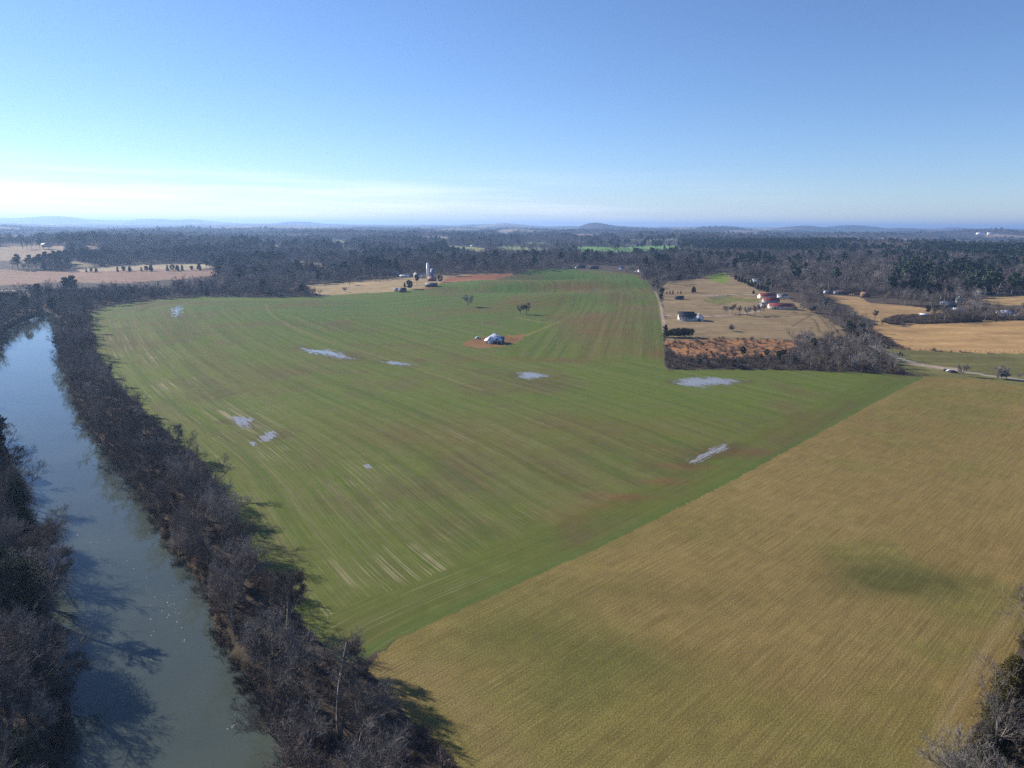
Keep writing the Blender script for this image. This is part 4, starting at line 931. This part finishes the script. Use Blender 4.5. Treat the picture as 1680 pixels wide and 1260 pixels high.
def house(name, px, py, rot, w, d, h, rh, wall, roof, label, cat='house', group=None, wins=3, door=True, chim=False, group_win=True, lift=0.0):
    p = hit(px, py); e = root(name, p, rot, label, cat, group)
    MB().gable_body(w, d, h, rh, z=-1.0).build('wall', wall, e); r_ = MB().gable_roof(w, d, h, rh).build('roof', roof, e)
    if chim: MB().box(-w * .25 - .5, -w * .25 + .5, -.5, .5, h + rh - .8, h + rh + 1.3).build('chimney', 'brick_wall', r_)
    if wins:
        for i in range(wins):
            x = -w / 2 + (i + .5) * w / wins + (.0 if not door else .3)
            MB().box(x - .5, x + .5, -d / 2 - .04, -d / 2 + .02, h * .40, h * .78).build('window', 'glass', e)
    if door:
        x = w * .02 if wins % 2 == 0 else w * .5 / wins + w * .5 / wins * .2
        MB().box(x - .55, x + .55, -d / 2 - .06, -d / 2 + .02, 0, 2.1).build('door', 'brown_wall', e)
    return e
# the house being finished on the red dirt pad: broad hipped roof with crossing gables
p = hit(811, 562); e = root('field_house', p, -8, 'house with steep silver-blue hipped roof on red dirt in the green field', 'house')
MB().box(-6.5, 6.5, -4.5, 4.5, -1.2, 3.1).build('wall', 'dark_wall', e)
r_ = MB().hip_roof(13, 9, 3.15, 4.6, ridge=.9, oh=.9).build('roof', 'wrap', e)
MB().gable_body(4.4, 3.6, 3.6, 2.5, x=0, y=0).build('dormer', 'light_sheet', e)
g_ = MB(); g_.gable_body(5.5, 4.0, 3.1, 2.7, x=0, y=0, z=-1); o = g_.build('gable_wing', 'light_sheet', e); o.location = (-2.6, -3.2, 0); o.rotation_euler = (0, 0, math.pi / 2)
rr_ = MB().gable_roof(5.5, 4.0, 3.1, 2.7, oh=.5).build('wing_roof', 'white_metal', o)
o = MB().gable_body(4.5, 3.2, 3.1, 2.0, z=-1).build('gable_wing', 'dark_wall', e); o.location = (3.0, -3.4, 0); o.rotation_euler = (0, 0, math.pi / 2)
MB().gable_roof(4.5, 3.2, 3.1, 2.0, oh=.5).build('wing_roof', 'light_sheet', o)
o = MB().gable_body(4.5, 3.2, 3.1, 1.9, z=-1).build('gable_wing', 'dark_wall', e); o.location = (6.0, .6, 0)
MB().gable_roof(4.5, 3.2, 3.1, 1.9, oh=.4).build('wing_roof', 'blue_metal', o)
MB().add([(-7.6, -6.9, 2.5), (7.6, -6.9, 2.5), (7.6, -4.3, 3.12), (-7.6, -4.3, 3.12), (-7.6, -6.9, 2.62), (7.6, -6.9, 2.62), (7.6, -4.3, 3.26), (-7.6, -4.3, 3.26)], [(4, 5, 6, 7), (3, 2, 1, 0), (0, 1, 5, 4), (1, 2, 6, 5), (2, 3, 7, 6), (3, 0, 4, 7)]).build('porch_roof', 'light_sheet', e)
for x in (-7.2, -3.6, 0, 3.6, 7.2): MB().box(x - .1, x + .1, -6.75, -6.55, -1, 2.52).build('porch_post', 'white_wall', e)
for x in (-4.6, -1.6, 1.4, 4.4): MB().box(x - .5, x + .5, -4.56, -4.49, .8, 2.2).build('window', 'glass', e)
MB().box(-.6, .5, -4.58, -4.5, -.9, 1.9).build('door', 'brown_wall', e); MB().box(1.2, 1.9, .6, 1.3, 6.2, 8.7).build('chimney', 'brick_wall', r_)
def car(px, py, rot, mat, label, group=None, L=4.6, hgt=1.5, name='parked_car', cat='car'):
    p = hit(px, py); e = root(name, p, rot, label, cat, group); w = 1.85
    prof = [(-L/2, .35), (L/2, .35), (L/2, .8), (L*.30, .92), (L*.16, hgt), (-L*.28, hgt), (-L*.42, .95), (-L/2, .85)]
    vs = [(x, -w/2, z) for x, z in prof] + [(x, w/2, z) for x, z in prof]; n = len(prof)
    MB().add(vs, [(i, (i+1) % n, (i+1) % n + n, i + n) for i in range(n)] + [tuple(range(n))[::-1], tuple(range(n, 2*n))]).build('body', mat, e)
    MB().box(-L*.26, L*.15, -w/2-.01, w/2+.01, .98, hgt-.12).build('window', 'glass', e)
    for sx in (-1, 1):
        for sy in (-1, 1): MB().cyl(.34, sy*w/2-.12, sy*w/2+.12, sx*L*.32, .34, 14, axis='y').build('wheel', 'tyre', e)
    return e
car(784, 556, 12, 'white_metal', 'small white car parked left of the silver-roofed field house', L=5.0, hgt=1.9)
# white farmhouse with dark roof and a garage wing
p = hit(1125, 525); e = root('white_farmhouse', p, -6, 'white farmhouse with steep dark roof and garage wing in the tan pasture', 'house')
MB().gable_body(15, 9.5, 3.8, 4.6, z=-1).build('wall', 'white_wall', e); r_ = MB().gable_roof(15, 9.5, 3.8, 4.6).build('roof', 'dark_roof', e)
o = MB().gable_body(9.0, 8.5, 3.4, 3.4, z=-1).build('garage_wing', 'white_wall', e); o.location = (12.8, -.2, 0); o.rotation_euler = (0, 0, math.pi / 2)
MB().gable_roof(9.0, 8.5, 3.4, 3.4, oh=.4).build('garage_roof', 'grey_roof', o)
MB().box(7.55, 10.0, -4.2, 4.0, -1, 3.6).build('link_wall', 'white_wall', e)
MB().gable_roof(3.4, 8.4, 3.6, 3.0, x=8.6, y=0, oh=.1).build('link_roof', 'dark_roof', e)
MB().box(-7.0, 7.0, -7.2, -4.75, -.4, .1).build('porch_floor', 'concrete', e)
MB().add([(-7.4, -7.5, 2.7), (7.4, -7.5, 2.7), (7.4, -4.8, 3.6), (-7.4, -4.8, 3.6), (-7.4, -7.5, 2.85), (7.4, -7.5, 2.85), (7.4, -4.8, 3.75), (-7.4, -4.8, 3.75)], [(4, 5, 6, 7), (3, 2, 1, 0), (0, 1, 5, 4), (1, 2, 6, 5), (2, 3, 7, 6), (3, 0, 4, 7)]).build('porch_roof', 'dark_roof', e)
for x in (-7, -3.5, 0, 3.5, 7): MB().box(x - .12, x + .12, -7.3, -7.05, -.5, 2.75).build('porch_post', 'white_wall', e)
for x in (-5.6, -3.2, 2.6, 5.2): MB().box(x - .55, x + .55, -4.82, -4.74, .9, 2.5).build('window', 'glass', e)
MB().box(-7.58, -7.49, -.5, .5, 5.1, 6.3).build('window', 'glass', e); MB().box(-.6, .6, -4.84, -4.74, 0, 2.2).build('door', 'brown_wall', e)
MB().box(11.3, 14.0, -4.80, -4.68, -.6, 2.3).build('garage_door', 'dark_wall', e)
house('dark_shed', 1114, 491, -4, 10.5, 6, 2.9, 1.3, 'dark_wall', 'dark_roof', 'small dark shed alone in the tan pasture above the white farmhouse', 'shed', wins=0, door=True)
# the red-roofed farm
G_ = 'red-roofed farm buildings'
house('barn', 1281, 506.5, -5, 27, 10, 3.2, 2.8, 'cream_wall', 'red_roof', 'long red-roofed barn, lowest of the three, white gable end', 'barn', G_, 5)
house('barn', 1264, 497, -4, 18, 10, 3.2, 3.0, 'grey_wall', 'red_roof', 'red-roofed barn in the middle of the three', 'barn', G_, 3)
house('barn', 1258, 489.5, 6, 20, 11, 3.4, 3.0, 'cream_wall', 'red_roof', 'uppermost red-roofed barn beside the pale gravel yard', 'barn', G_, 4)
house('shed', 1283, 488.5, -10, 11, 7, 3.0, 1.6, 'white_wall', 'grey_roof', 'white shed with dark open front right of the uppermost red barn', 'shed', wins=0)
house('cottage', 1250, 503, 70, 8, 6, 2.6, 1.8, 'white_wall', 'grey_roof', 'small pale cottage left of the lowest red barn', 'house', wins=2)
# the silo farm
p = hit(702, 458); e = root('tower_silo', p, 0, 'tall white concrete silo with domed cap at the farm', 'silo')
MB().cyl(2.2, -1, 25.5, n=24).build('silo_wall', 'white_metal', e); MB().dome(2.25, 25.5, 1.9).build('cap', 'light_sheet', e); MB().box(2.2, 2.7, -.35, .35, 0, 25).build('chute', 'white_metal', e)
p = hit(709, 455); e = root('blue_silo', p, 0, 'short dark blue metal silo right of the tall white silo', 'silo')
MB().cyl(2.5, -1, 13.5, n=24).build('silo_wall', 'blue_metal', e); MB().dome(2.55, 13.5, 1.5).build('cap', 'white_metal', e)
house('farmhouse', 686, 456, -12, 13, 9, 5.2, 3.6, 'white_wall', 'grey_roof', 'white two-storey farmhouse below the tall white silo', 'house', wins=3, chim=True)
house('farm_shed', 664, 455, -5, 16, 8, 2.8, 1.6, 'grey_wall', 'light_sheet', 'long low pale shed left of the two-storey farmhouse', 'shed', wins=0)
house('farm_shed', 650, 449.5, -5, 13, 8, 3.0, 1.8, 'white_wall', 'pale_roof', 'small pale roofed shed at the wood edge, leftmost of the silo farm', 'shed', wins=0)
house('old_barn', 709, 461, -4, 13, 9, 3.8, 3.2, 'red_wall', 'rust_roof', 'weathered barn with pinkish tin roof below the blue silo', 'barn', wins=0)
house('low_barn', 708, 470, -3, 17, 9, 3.0, 2.4, 'dark_wall', 'grey_roof', 'low dark barn with grey roof at the wheat field edge', 'barn', wins=0)
house('wooden_hut', 661, 479, 0, 9, 7, 2.8, 3.0, 'dark_wall', 'dark_roof', 'dark steep-roofed hut at the corner of the wheat field', 'hut', wins=0)
house('white_shed', 650, 477.5, 10, 5.5, 4.5, 2.8, 1.4, 'white_wall', 'pale_roof', 'small white shed left of the dark steep-roofed hut', 'shed', wins=0)
# houses under the far tree line of the green hill
house('dark_house', 953, 439.5, 0, 17, 9, 3.2, 2.4, 'dark_wall', 'dark_roof', 'long dark house at the tree line right of the white van', 'house', wins=4)
house('dark_house', 974, 441, 0, 19, 9, 3.0, 2.2, 'dark_wall', 'dark_roof', 'low dark house at the tree line, farther from the white van', 'house', wins=3)
house('lilac_shed', 1020, 442, -4, 8, 6, 3.2, 2.0, 'light_sheet', 'blue_metal', 'pale lilac shed with blue roof under the tree line', 'shed', wins=0)
house('white_house', 1053, 446.5, 4, 14, 9, 3.2, 2.6, 'white_wall', 'grey_roof', 'white house with grey roof at the top right corner of the green hill', 'house', wins=3)
car(946, 440, 30, 'car_white', 'white van parked beside the dark house at the tree line', None, 6.0, 2.6, 'white_van', 'van')
for i_, (px, py, mt, lb_) in enumerate([(925, 440, 'car_white', 'white car, leftmost of those under the far tree line'), (931, 440, 'light_sheet', 'pale car under the far tree line left of the van'), (937, 440.5, 'car_dark', 'dark car just left of the white van'),
                          (1027, 445.5, 'car_red', 'red car on dirt below the lilac shed'), (1036, 446, 'car_white', 'white car between red car and white house'), (1043, 446.5, 'light_sheet', 'pale car nearest the white house on the hill')]):
    car(px, py, 15 * i_, mt, lb_, 'cars under the far tree line', 5.2, 1.9)
# right-hand farms
house('timber_shed', 1382, 482, -2, 15, 7, 2.8, 1.8, 'brown_wall', 'rust_roof', 'long timber shed with tan roof at the wood edge above the diagonal hedge', 'shed', wins=0)
house('white_cabin', 1371, 482, 0, 5, 4, 2.4, 1.3, 'white_wall', 'pale_roof', 'small white cabin left of the long timber shed', 'cabin', wins=0)
house('white_cabin', 1355, 481, 0, 5, 4, 2.2, 1.3, 'white_wall', 'pale_roof', 'tiny white cabin, leftmost at the wood edge', 'cabin', wins=0)
house('brown_barn', 1419, 487, -8, 10, 8, 4.2, 2.2, 'brown_wall', 'rust_roof', 'square brown barn at the wood edge right of the timber shed', 'barn', wins=0)
house('pale_bungalow', 1244, 462.5, -4, 18, 9, 3.2, 1.8, 'light_sheet', 'grey_roof', 'pale bungalow with blue windows in a wood clearing above red barns', 'house', wins=4)
house('white_tent', 1572, 496, 70, 7, 5, 4.4, 3.0, 'white_wall', 'white_metal', 'tall white pointed shed among the bare trees', 'shed', wins=0)
house('farm_cottage', 1557, 504, 6, 13, 8, 3.0, 2.6, 'dark_wall', 'grey_roof', 'dark cottage behind the clump of round bushes', 'house', wins=2)
house('pale_roofed_shed', 1548, 500, -20, 7, 5, 2.6, 1.4, 'grey_wall', 'white_metal', 'small shed with white roof left of the dark cottage', 'shed', wins=0)
house('low_shed', 1571, 512, -4, 10, 6, 2.6, 2.2, 'white_wall', 'pale_roof', 'low pale shed in front of the dark cottage', 'shed', wins=0)
house('bungalow', 1650, 517, -3, 17, 9, 3.2, 2.0, 'white_wall', 'light_sheet', 'pale blue-roofed bungalow near the right edge behind the fallow bank', 'house', wins=4)
house('field_shelter', 1516, 519, -12, 9, 5, 2.0, 1.0, 'dark_wall', 'white_metal', 'low field shelter with white roof at the left end of the dark hedge', 'shed', wins=0)
for px, py, w_, lb_ in [(1599, 483, 8, 'white roofed farm shed at the wood edge, left one of two'), (1607, 483, 8, 'white roofed farm shed at the wood edge, right one of two'), (1623, 484, 14, 'dark roofed shed at the wood edge right of the two white roofs')]:
    house('wood_edge_shed', px, py, 0, w_, 6, 2.6, 1.5, 'dark_wall', 'white_metal' if w_ == 8 else 'dark_roof', lb_, 'shed', wins=0)
car(1667, 519, 20, 'car_white', 'white pickup beside the blue-roofed bungalow', None, 5.4, 1.9, 'white_pickup', 'pickup')
car(1553, 609, -20, 'car_dark', 'dark car parked on the gravel road, leftmost of three', 'cars on the gravel road', 4.8, 1.6)
car(1558, 610, -20, 'car_white', 'white car parked between two dark cars on the gravel road', 'cars on the gravel road', 4.8, 1.6)
car(1564, 611.5, -20, 'car_dark', 'dark car parked nearest the lone roadside tree', 'cars on the gravel road', 5.0, 1.7)
p = hit(1477, 583); e = root('tractor', p, -30, 'dark tractor standing beside the shaded gravel road', 'tractor')
MB().box(-1.0, 1.9, -.45, .45, .8, 1.7).build('bonnet', 'tractor_green', e); MB().box(-1.5, .1, -.75, .75, 1.2, 2.8).build('cab', 'car_dark', e)
for x, r_, y in ((-.9, .85, 1), (-.9, .85, -1), (1.4, .5, .85), (1.4, .5, -.85)): MB().cyl(r_, y - .22, y + .22, x, r_, 18, axis='y').build('wheel', 'tyre', e)
# far away
for px, py, w_, d_, lb_ in [(830, 418, 48, 16, 'long white-roofed poultry house beyond the wood, left of the pair'), (848, 418, 40, 16, 'long white-roofed poultry house beyond the wood, right of the pair')]:
    house('poultry_house', px, py, -2, w_, d_, 3.5, 3, 'white_wall', 'white_metal', lb_, 'barn', 'white poultry houses', wins=0)
for px, py, s_, lb_ in [(813, 415, 9, 'small white house left of the poultry houses'), (775, 405, 14, 'pale house in the far green valley left of the poultry houses'), (1620, 424, 16, 'white house in the evergreen wood near the right edge'), (1605, 425, 10, 'smaller white house left of the one in the evergreen wood'),
                        (75, 405, 20, 'white-gabled house on the far left brown hillside'), (1147, 397, 26, 'pale farm buildings on the far valley floor'), (1624, 385, 40, 'bright white building on the far right pale hilltop'), (1607, 386, 50, 'pale building on the far right cleared hilltop, left one'),
                        (1180, 400, 20, 'tiny white house beyond the evergreen plantation'), (202, 476, 9, 'small white hut among river-bend trees on the left'), (665, 403, 16, 'far white house in a small clearing')]:
    e = house('far_house', px, py, rg.uniform(-15, 15), s_, s_ * .6, s_ * .3, s_ * .2, 'white_wall', 'pale_roof' if s_ != 20 else 'dark_roof', lb_, 'house', wins=0, door=False)
# utility poles
for px, py, lb_ in [(1356, 516, 'tall pale utility pole by the diagonal hedge below the red barns'), (1664, 484, 'utility pole at the wood edge near the right side'), (729, 474, 'wooden utility pole at the wheat edge right of the low dark barn'), (735, 473, 'second wooden utility pole beside the first at the wheat edge'), (1207, 516, 'thin utility pole on the drive right of the white farmhouse')]:
    p = hit(px, py); e = root('utility_pole', p, 20, lb_, 'utility pole', 'utility poles'); MB().cyl(.16, -.5, 12.5, n=8, r1=.11).build('pole', 'wood_pole', e); MB().box(-1.2, 1.2, -.07, .07, 11.4, 11.6).build('crossarm', 'wood_pole', e)
# post-and-wire fences (each fence one thing)
def fence(pts, lab, sp=4.0, hgt=1.3, mat='fence_wood', step=None):
    pl = world_poly(pts); L_ = np.hypot(*np.diff(pl, axis=0).T).sum(); q_ = resample(pl, max(int(L_ / sp), 2)); z = height(q_[:, 0], q_[:, 1]); a = MB()
    for (x, y), zz in zip(q_, z): a.box(x - .12, x + .12, y - .12, y + .12, zz - .3, zz + hgt)
    c0 = (q_[0, 0], q_[0, 1], z[0]); a.v = [(v[0] - c0[0], v[1] - c0[1], v[2] - c0[2]) for v in a.v]
    e = root('fence', c0, 0, lab, 'fence'); po = a.build('posts', mat, e); r_ = MB()
    for f_ in (.45, .9):
        P3 = np.array([[x - c0[0], y - c0[1], zz + hgt * f_ - c0[2]] for (x, y), zz in zip(q_, z)]); v, f = tubes(P3[:-1], P3[1:], np.full(len(P3) - 1, .05), np.full(len(P3) - 1, .05), 3); r_.add(v, [tuple(k) for k in f])
    r_.build('rails', mat, e)
fence([(1478,572),(1520,574.5),(1570,577),(1620,578),(1679,578)], 'dark post-and-rail fence between tan field and brown pasture on the right', 3.5, 1.5, 'brown_wall')
fence([(1094,484),(1130,483),(1170,484),(1220,487)], 'pasture fence above the small dark shed', 5, 1.2)
fence([(1092,549),(1140,553),(1200,556),(1290,559)], 'fence between tan pasture and orange scrub', 5, 1.3, 'brown_wall')
fence([(1225,487),(1240,488),(1252,487)], 'short fence left of the uppermost red barn', 3, 1.3)
# hay bales by the timber shed
for i_ in range(3):
    p = hit(1395 + i_ * 3.2, 484); e = MB().cyl(.75, -.65, .65, 0, .75, 16, axis='y').build('hay_bale', 'hay_bale', None, tuple(p)); tag(e, ['left', 'middle', 'right'][i_] + ' one of three round bales between timber shed and brown barn', 'hay bale', 'round bales')

# ------------------------------------------------------------------ trees that stand by themselves
def solo(px, py, k, hgt, label, group=None, squash=1.0, rot=None):
    p = hit(px, py); K = KINDS_[('mid',) + (k if isinstance(k, tuple) else (k,))]; return place_tree(k, p[0], p[1], p[2], hgt / K['h'], float(rg.uniform(0, 6.28)) if rot is None else rot, label, group, squash=squash, lod='mid' if isinstance(k, tuple) else 'solo')
for (px, py, k, h_, lb_, mode), w_ in zip(FEAT, FEATW):
    zz = max(float(height(w_[:1], w_[1:2])[0]), WZ); K = KINDS_[('near', k)]
    e = place_tree(k, w_[0], w_[1], zz, h_ / K['h'], math.radians(-56) if mode == 'LEAN' else 1.0 + px, lb_, 'trees between the river and the fields' if px > 100 else 'trees on the left river bank', lod='near', tilt=.5 if mode == 'LEAN' else 0.03)
    if mode in ('PALE', 'GREY'):
        for ch in e.children:
            if ch.name.startswith('crown'): ch.data = ch.data.copy(); ch.data.materials[0] = M_PALE if mode == 'PALE' else M_GREY
for px, py, h_, lb_ in [(30, 1262, 8, 'yellow-green leafy evergreen at the bottom left corner'), (8, 1105, 8, 'yellow-green leafy evergreen at the left edge above the pale tree')]:
    p = P(px, py, 0); place_tree(('ev', 4), p[0], p[1], 0, h_ / 11, 2.0, lb_, 'trees on the left river bank', lod='near')
for px, py, h_, k_, lb_ in [(1655, 1150, 11, 1, 'olive-topped cedar highest of three at the hay meadow wood edge'), (1628, 1212, 10, 0, 'dark cedar in the middle of three at the hay meadow wood edge'), (1608, 1268, 10, 1, 'olive cedar lowest of three at the hay meadow wood edge, bottom right')]:
    p = P(px, py, 0); place_tree(('ev', k_), p[0], p[1], 0, h_ / KINDS_[('near', 'ev', k_)]['h'], px * 1.0, lb_, 'trees right of the hay meadow', lod='near')
solo(768, 503, 6, 15, 'airy lone bare tree on the green hillside', None)
solo(854, 515.5, 0, 14, 'left tree of the round pair on the green hillside'); solo(863.5, 516, 7, 15, 'right tree of the round pair on the green hillside')
for i_, (px, py, h_) in enumerate([(1190, 515, 12), (1201, 514, 12), (1213, 516, 11), (1226, 518, 13), (1238, 517, 13), (1247, 516, 14)]):
    solo(px, py, [0, 3, 7][i_ % 3], h_, ORD[i_] + ' round bare orchard tree from the left, below the red-roofed farm', 'orchard trees below the red-roofed farm')
for i_, (px, py, h_) in enumerate([(1303, 513, 11), (1316, 511, 12), (1331, 512, 12), (1271, 511, 7), (1290, 512, 8)]):
    solo(px, py, [3, 0, 4][i_ % 3], h_, ORD[i_] + ' bare tree in the row right of the lowest red barn', 'trees beside the lowest red barn')
solo(1202, 543, 4, 8.5, 'small lone bare tree in the pasture below the orchard')
solo(1434, 531, 5, 17, 'tall slender bare tree rising from the diagonal hedge')
solo(1579, 617, 6, 9, 'lone bare roadside tree right of the parked cars')
for i_, (px, py) in enumerate([(1636, 621), (1643, 621.5), (1652, 622.5), (1672, 621)]): solo(px, py, [4, 6, 4, 0][i_], [8.5, 9.5, 10, 5][i_], ORD[i_] + ' bare tree from the left in the roadside row near the right edge', 'roadside trees by the hay meadow')
solo(573, 468, 7, 17, 'broad bare tree in the tan clearing left of the silo farm'); solo(566, 479.5, 0, 10, 'small bare tree at the far edge of the wheat, left of the hut')
ev = lambda i: ('ev', i)
solo(672, 474, ev(3), 13, 'broad dark evergreen beside the low dark barn'); solo(684, 468, ev(2), 17, 'tall dark evergreen in front of the two-storey farmhouse'); solo(664, 471, ev(0), 7, 'small evergreen left of the broad dark evergreen'); solo(722, 463, ev(3), 11, 'green-grey tree right of the pinkish barn')
solo(1138, 480, ev(1), 8.5, 'lone round dark cedar in the upper pasture'); solo(1086, 482, ev(3), 8, 'upper dark bush at the head of the field boundary'); solo(1085, 491, ev(3), 7.5, 'lower dark bush at the head of the field boundary')
solo(1092, 549, ev(0), 9, 'dark cedar at the lower left corner of the pasture'); solo(1288, 560 + 22, ev(3), 4.5, 'dark round bush in the orange scrub'); solo(1236, 482, ev(1), 5, 'round dark bush left of the red-roofed farm')
solo(1522, 513, ev(3), 8.5, 'round dark bush alone at the left of the farm cottage'); 
for i_, (px, py) in enumerate([(1534, 511), (1540, 510), (1547, 511)]): solo(px, py, ev(3), 7.5, ORD[i_] + ' round bush of the clump before the dark cottage, from the left', 'bushes before the dark cottage')
for i_, px in enumerate([1094, 1099, 1104, 1112, 1117]): solo(px, 482, ev(0), [3.2, 4, 4.5, 3.2, 4][i_], ORD[i_] + ' small cedar from the left in the pasture row', 'small cedars in the pasture row')
for i_, f_ in enumerate(np.linspace(0, 1, 11)): solo(1207 + 52 * f_, 459 + 20 * f_ + (i_ % 2), ev(0 if i_ % 3 else 3), 7.5 + (i_ % 3), ORD[i_] + ' cedar down the dark diagonal row above the red-roofed farm', 'cedars in the diagonal row')
for i_, (px, h_) in enumerate([(142, 7), (150, 8), (158, 8), (193, 9), (203, 10), (213, 10), (232, 8), (240, 10), (248, 12), (275, 11), (283, 12), (291, 11), (299, 11), (315, 9), (327, 13)]):
    solo(px, 446.5 - (px - 142) * .018, ev([0, 3, 1][i_ % 3]), h_, ORD[i_] + ' evergreen from the left in the row across the far brown field', 'evergreens across the far brown field')
for i_, (px, py, h_) in enumerate([(1096, 553, 6), (1105, 553, 7), (1114, 553, 7.5), (1123, 553, 7.5), (1131, 553, 7)]):
    p = hit(px, py); e = root('dense_bush', p, 30 * i_, ORD[i_] + ' grey-green bush from the left in the thicket below the farmhouse', 'bush', 'thicket below the white farmhouse'); 
    w_, lf = evergreen(700 + i_, h_, 4.6, 2600, .30, 'broad'); link('stems', new_mesh('stems', *w_, M_TRUNK), e); link('foliage', new_mesh('foliage', *lf, M_SAGE), e)
# smoke rising far off, and an aircraft trail high in the sky
msm = bpy.data.materials.new('smoke'); msm.use_nodes = True; t = msm.node_tree; t.nodes.clear(); o_ = t.nodes.new('ShaderNodeOutputMaterial'); v_ = t.nodes.new('ShaderNodeVolumePrincipled'); t.links.new(v_.outputs[0], o_.inputs['Volume']); v_.inputs['Color'].default_value = (.9, .92, .95, 1); v_.inputs['Density'].default_value = .03
def plume(px, py, hgt, lab):
    p = hit(px, py); a = MB(); ring = []; n = 10
    for k in range(9):
        f_ = k / 8; r_ = hgt * (.07 + .09 * f_) * (1 + .25 * math.sin(k * 2.3)); cx = -hgt * .25 * f_ * f_ + hgt * .05 * math.sin(k * 1.7)
        ring += [(cx + r_ * math.cos(2 * math.pi * i / n), r_ * math.sin(2 * math.pi * i / n), f_ * hgt) for i in range(n)]
    a.add(ring, [(k * n + i, k * n + (i + 1) % n, (k + 1) * n + (i + 1) % n, (k + 1) * n + i) for k in range(8) for i in range(n)] + [tuple(range(n))[::-1], tuple(range(80, 90))])
    o = a.build('smoke', msm, None, tuple(p)); tag(o, lab, 'smoke', kind='stuff')
plume(492, 380, 75, 'thin white smoke rising from the far woods'); plume(1158, 404, 32, 'low white smoke puff beyond the evergreen plantation')
mc, t, b = nodes('ice_cloud'); b.inputs['Base Color'].default_value = (.85, .88, .95, 1); b.inputs['Roughness'].default_value = 1; b.inputs['Alpha'].default_value = .45
d0 = pdir(1196, 56); d1 = pdir(1200, 67); z0 = 7000.0; q0 = CAM + d0 * ((z0 - H) / d0[2]); q1 = CAM + d1 * ((z0 - H) / d1[2]); v, f = tubes(np.zeros((1, 3)), (q1 - q0)[None], np.array([9.0]), np.array([4.0]), 8)
o = link('contrail', new_mesh('contrail', v, f, mc), loc=tuple(q0)); tag(o, 'tiny white aircraft trail high in the blue sky', 'contrail')
# flecks of foam and drift on the river, in loose clusters
fv, ff = [], []
for px, py, sx, sy, n_ in [(280, 1005, 16, 14, 26), (272, 985, 10, 8, 8), (300, 1050, 8, 4, 7), (135, 1028, 4, 8, 3), (385, 1190, 8, 6, 9), (150, 1245, 7, 5, 8), (190, 925, 14, 10, 6), (150, 880, 20, 6, 6), (205, 1068, 5, 4, 2), (240, 1000, 60, 90, 14), (255, 970, 30, 30, 6), (105, 756, 10, 8, 3)]:
    for _ in range(n_ * 2 // 3):
        q_ = P(px + rg.normal(0, sx), py + rg.normal(0, sy), WZ + .02)
        if sdist(np.array([q_[0]]), np.array([q_[1]]), RIVER)[0] > -2: continue
        r_ = rg.uniform(.04, .12); k0 = len(fv); a_ = rg.uniform(0, 6.28); n6 = 6
        fv += [(q_[0] + r_ * rg.uniform(.6, 1.4) * math.cos(a_ + i * 1.047), q_[1] + r_ * rg.uniform(.6, 1.4) * math.sin(a_ + i * 1.047), WZ + .02) for i in range(n6)]; ff.append([k0 + i for i in range(n6)])
m_foam = simple('foam', (.85, .86, .84), .5, .05); c0 = np.array(fv).mean(0); o = link('foam', new_mesh('foam', np.array(fv) - c0, np.array(ff), m_foam), loc=tuple(c0)); tag(o, 'scattered white foam flecks drifting on the near river', kind='stuff')
print('buildings done')


# ------------------------------------------------------------------ haze in the air
mh = bpy.data.materials.new('haze'); mh.use_nodes = True; t = mh.node_tree; t.nodes.clear()
o_ = t.nodes.new('ShaderNodeOutputMaterial'); v_ = t.nodes.new('ShaderNodeVolumePrincipled'); t.links.new(v_.outputs[0], o_.inputs['Volume'])
v_.inputs['Color'].default_value = (.40, .61, 1.0, 1); v_.inputs['Density'].default_value = 7.2e-5; v_.inputs['Anisotropy'].default_value = .35
def box_mesh(name, lo, hi, mat):
    v = [(x, y, z) for z in (lo[2], hi[2]) for y in (lo[1], hi[1]) for x in (lo[0], hi[0])]
    return new_mesh(name, v, np.array([(0, 2, 3, 1), (4, 5, 7, 6), (0, 1, 5, 4), (2, 6, 7, 3), (0, 4, 6, 2), (1, 3, 7, 5)]), mat)
HB = 46000
hz = link('haze', box_mesh('haze', (-HB, -HB, min(float(gz.min()), WZ) - 1.5), (HB, HB, float(gz.max()) + 12), mh)); tag(hz, kind='stuff'); hz['label'] = 'pale blue haze over the distant hills'
print('top of the haze', float(gz.max()) + 12)
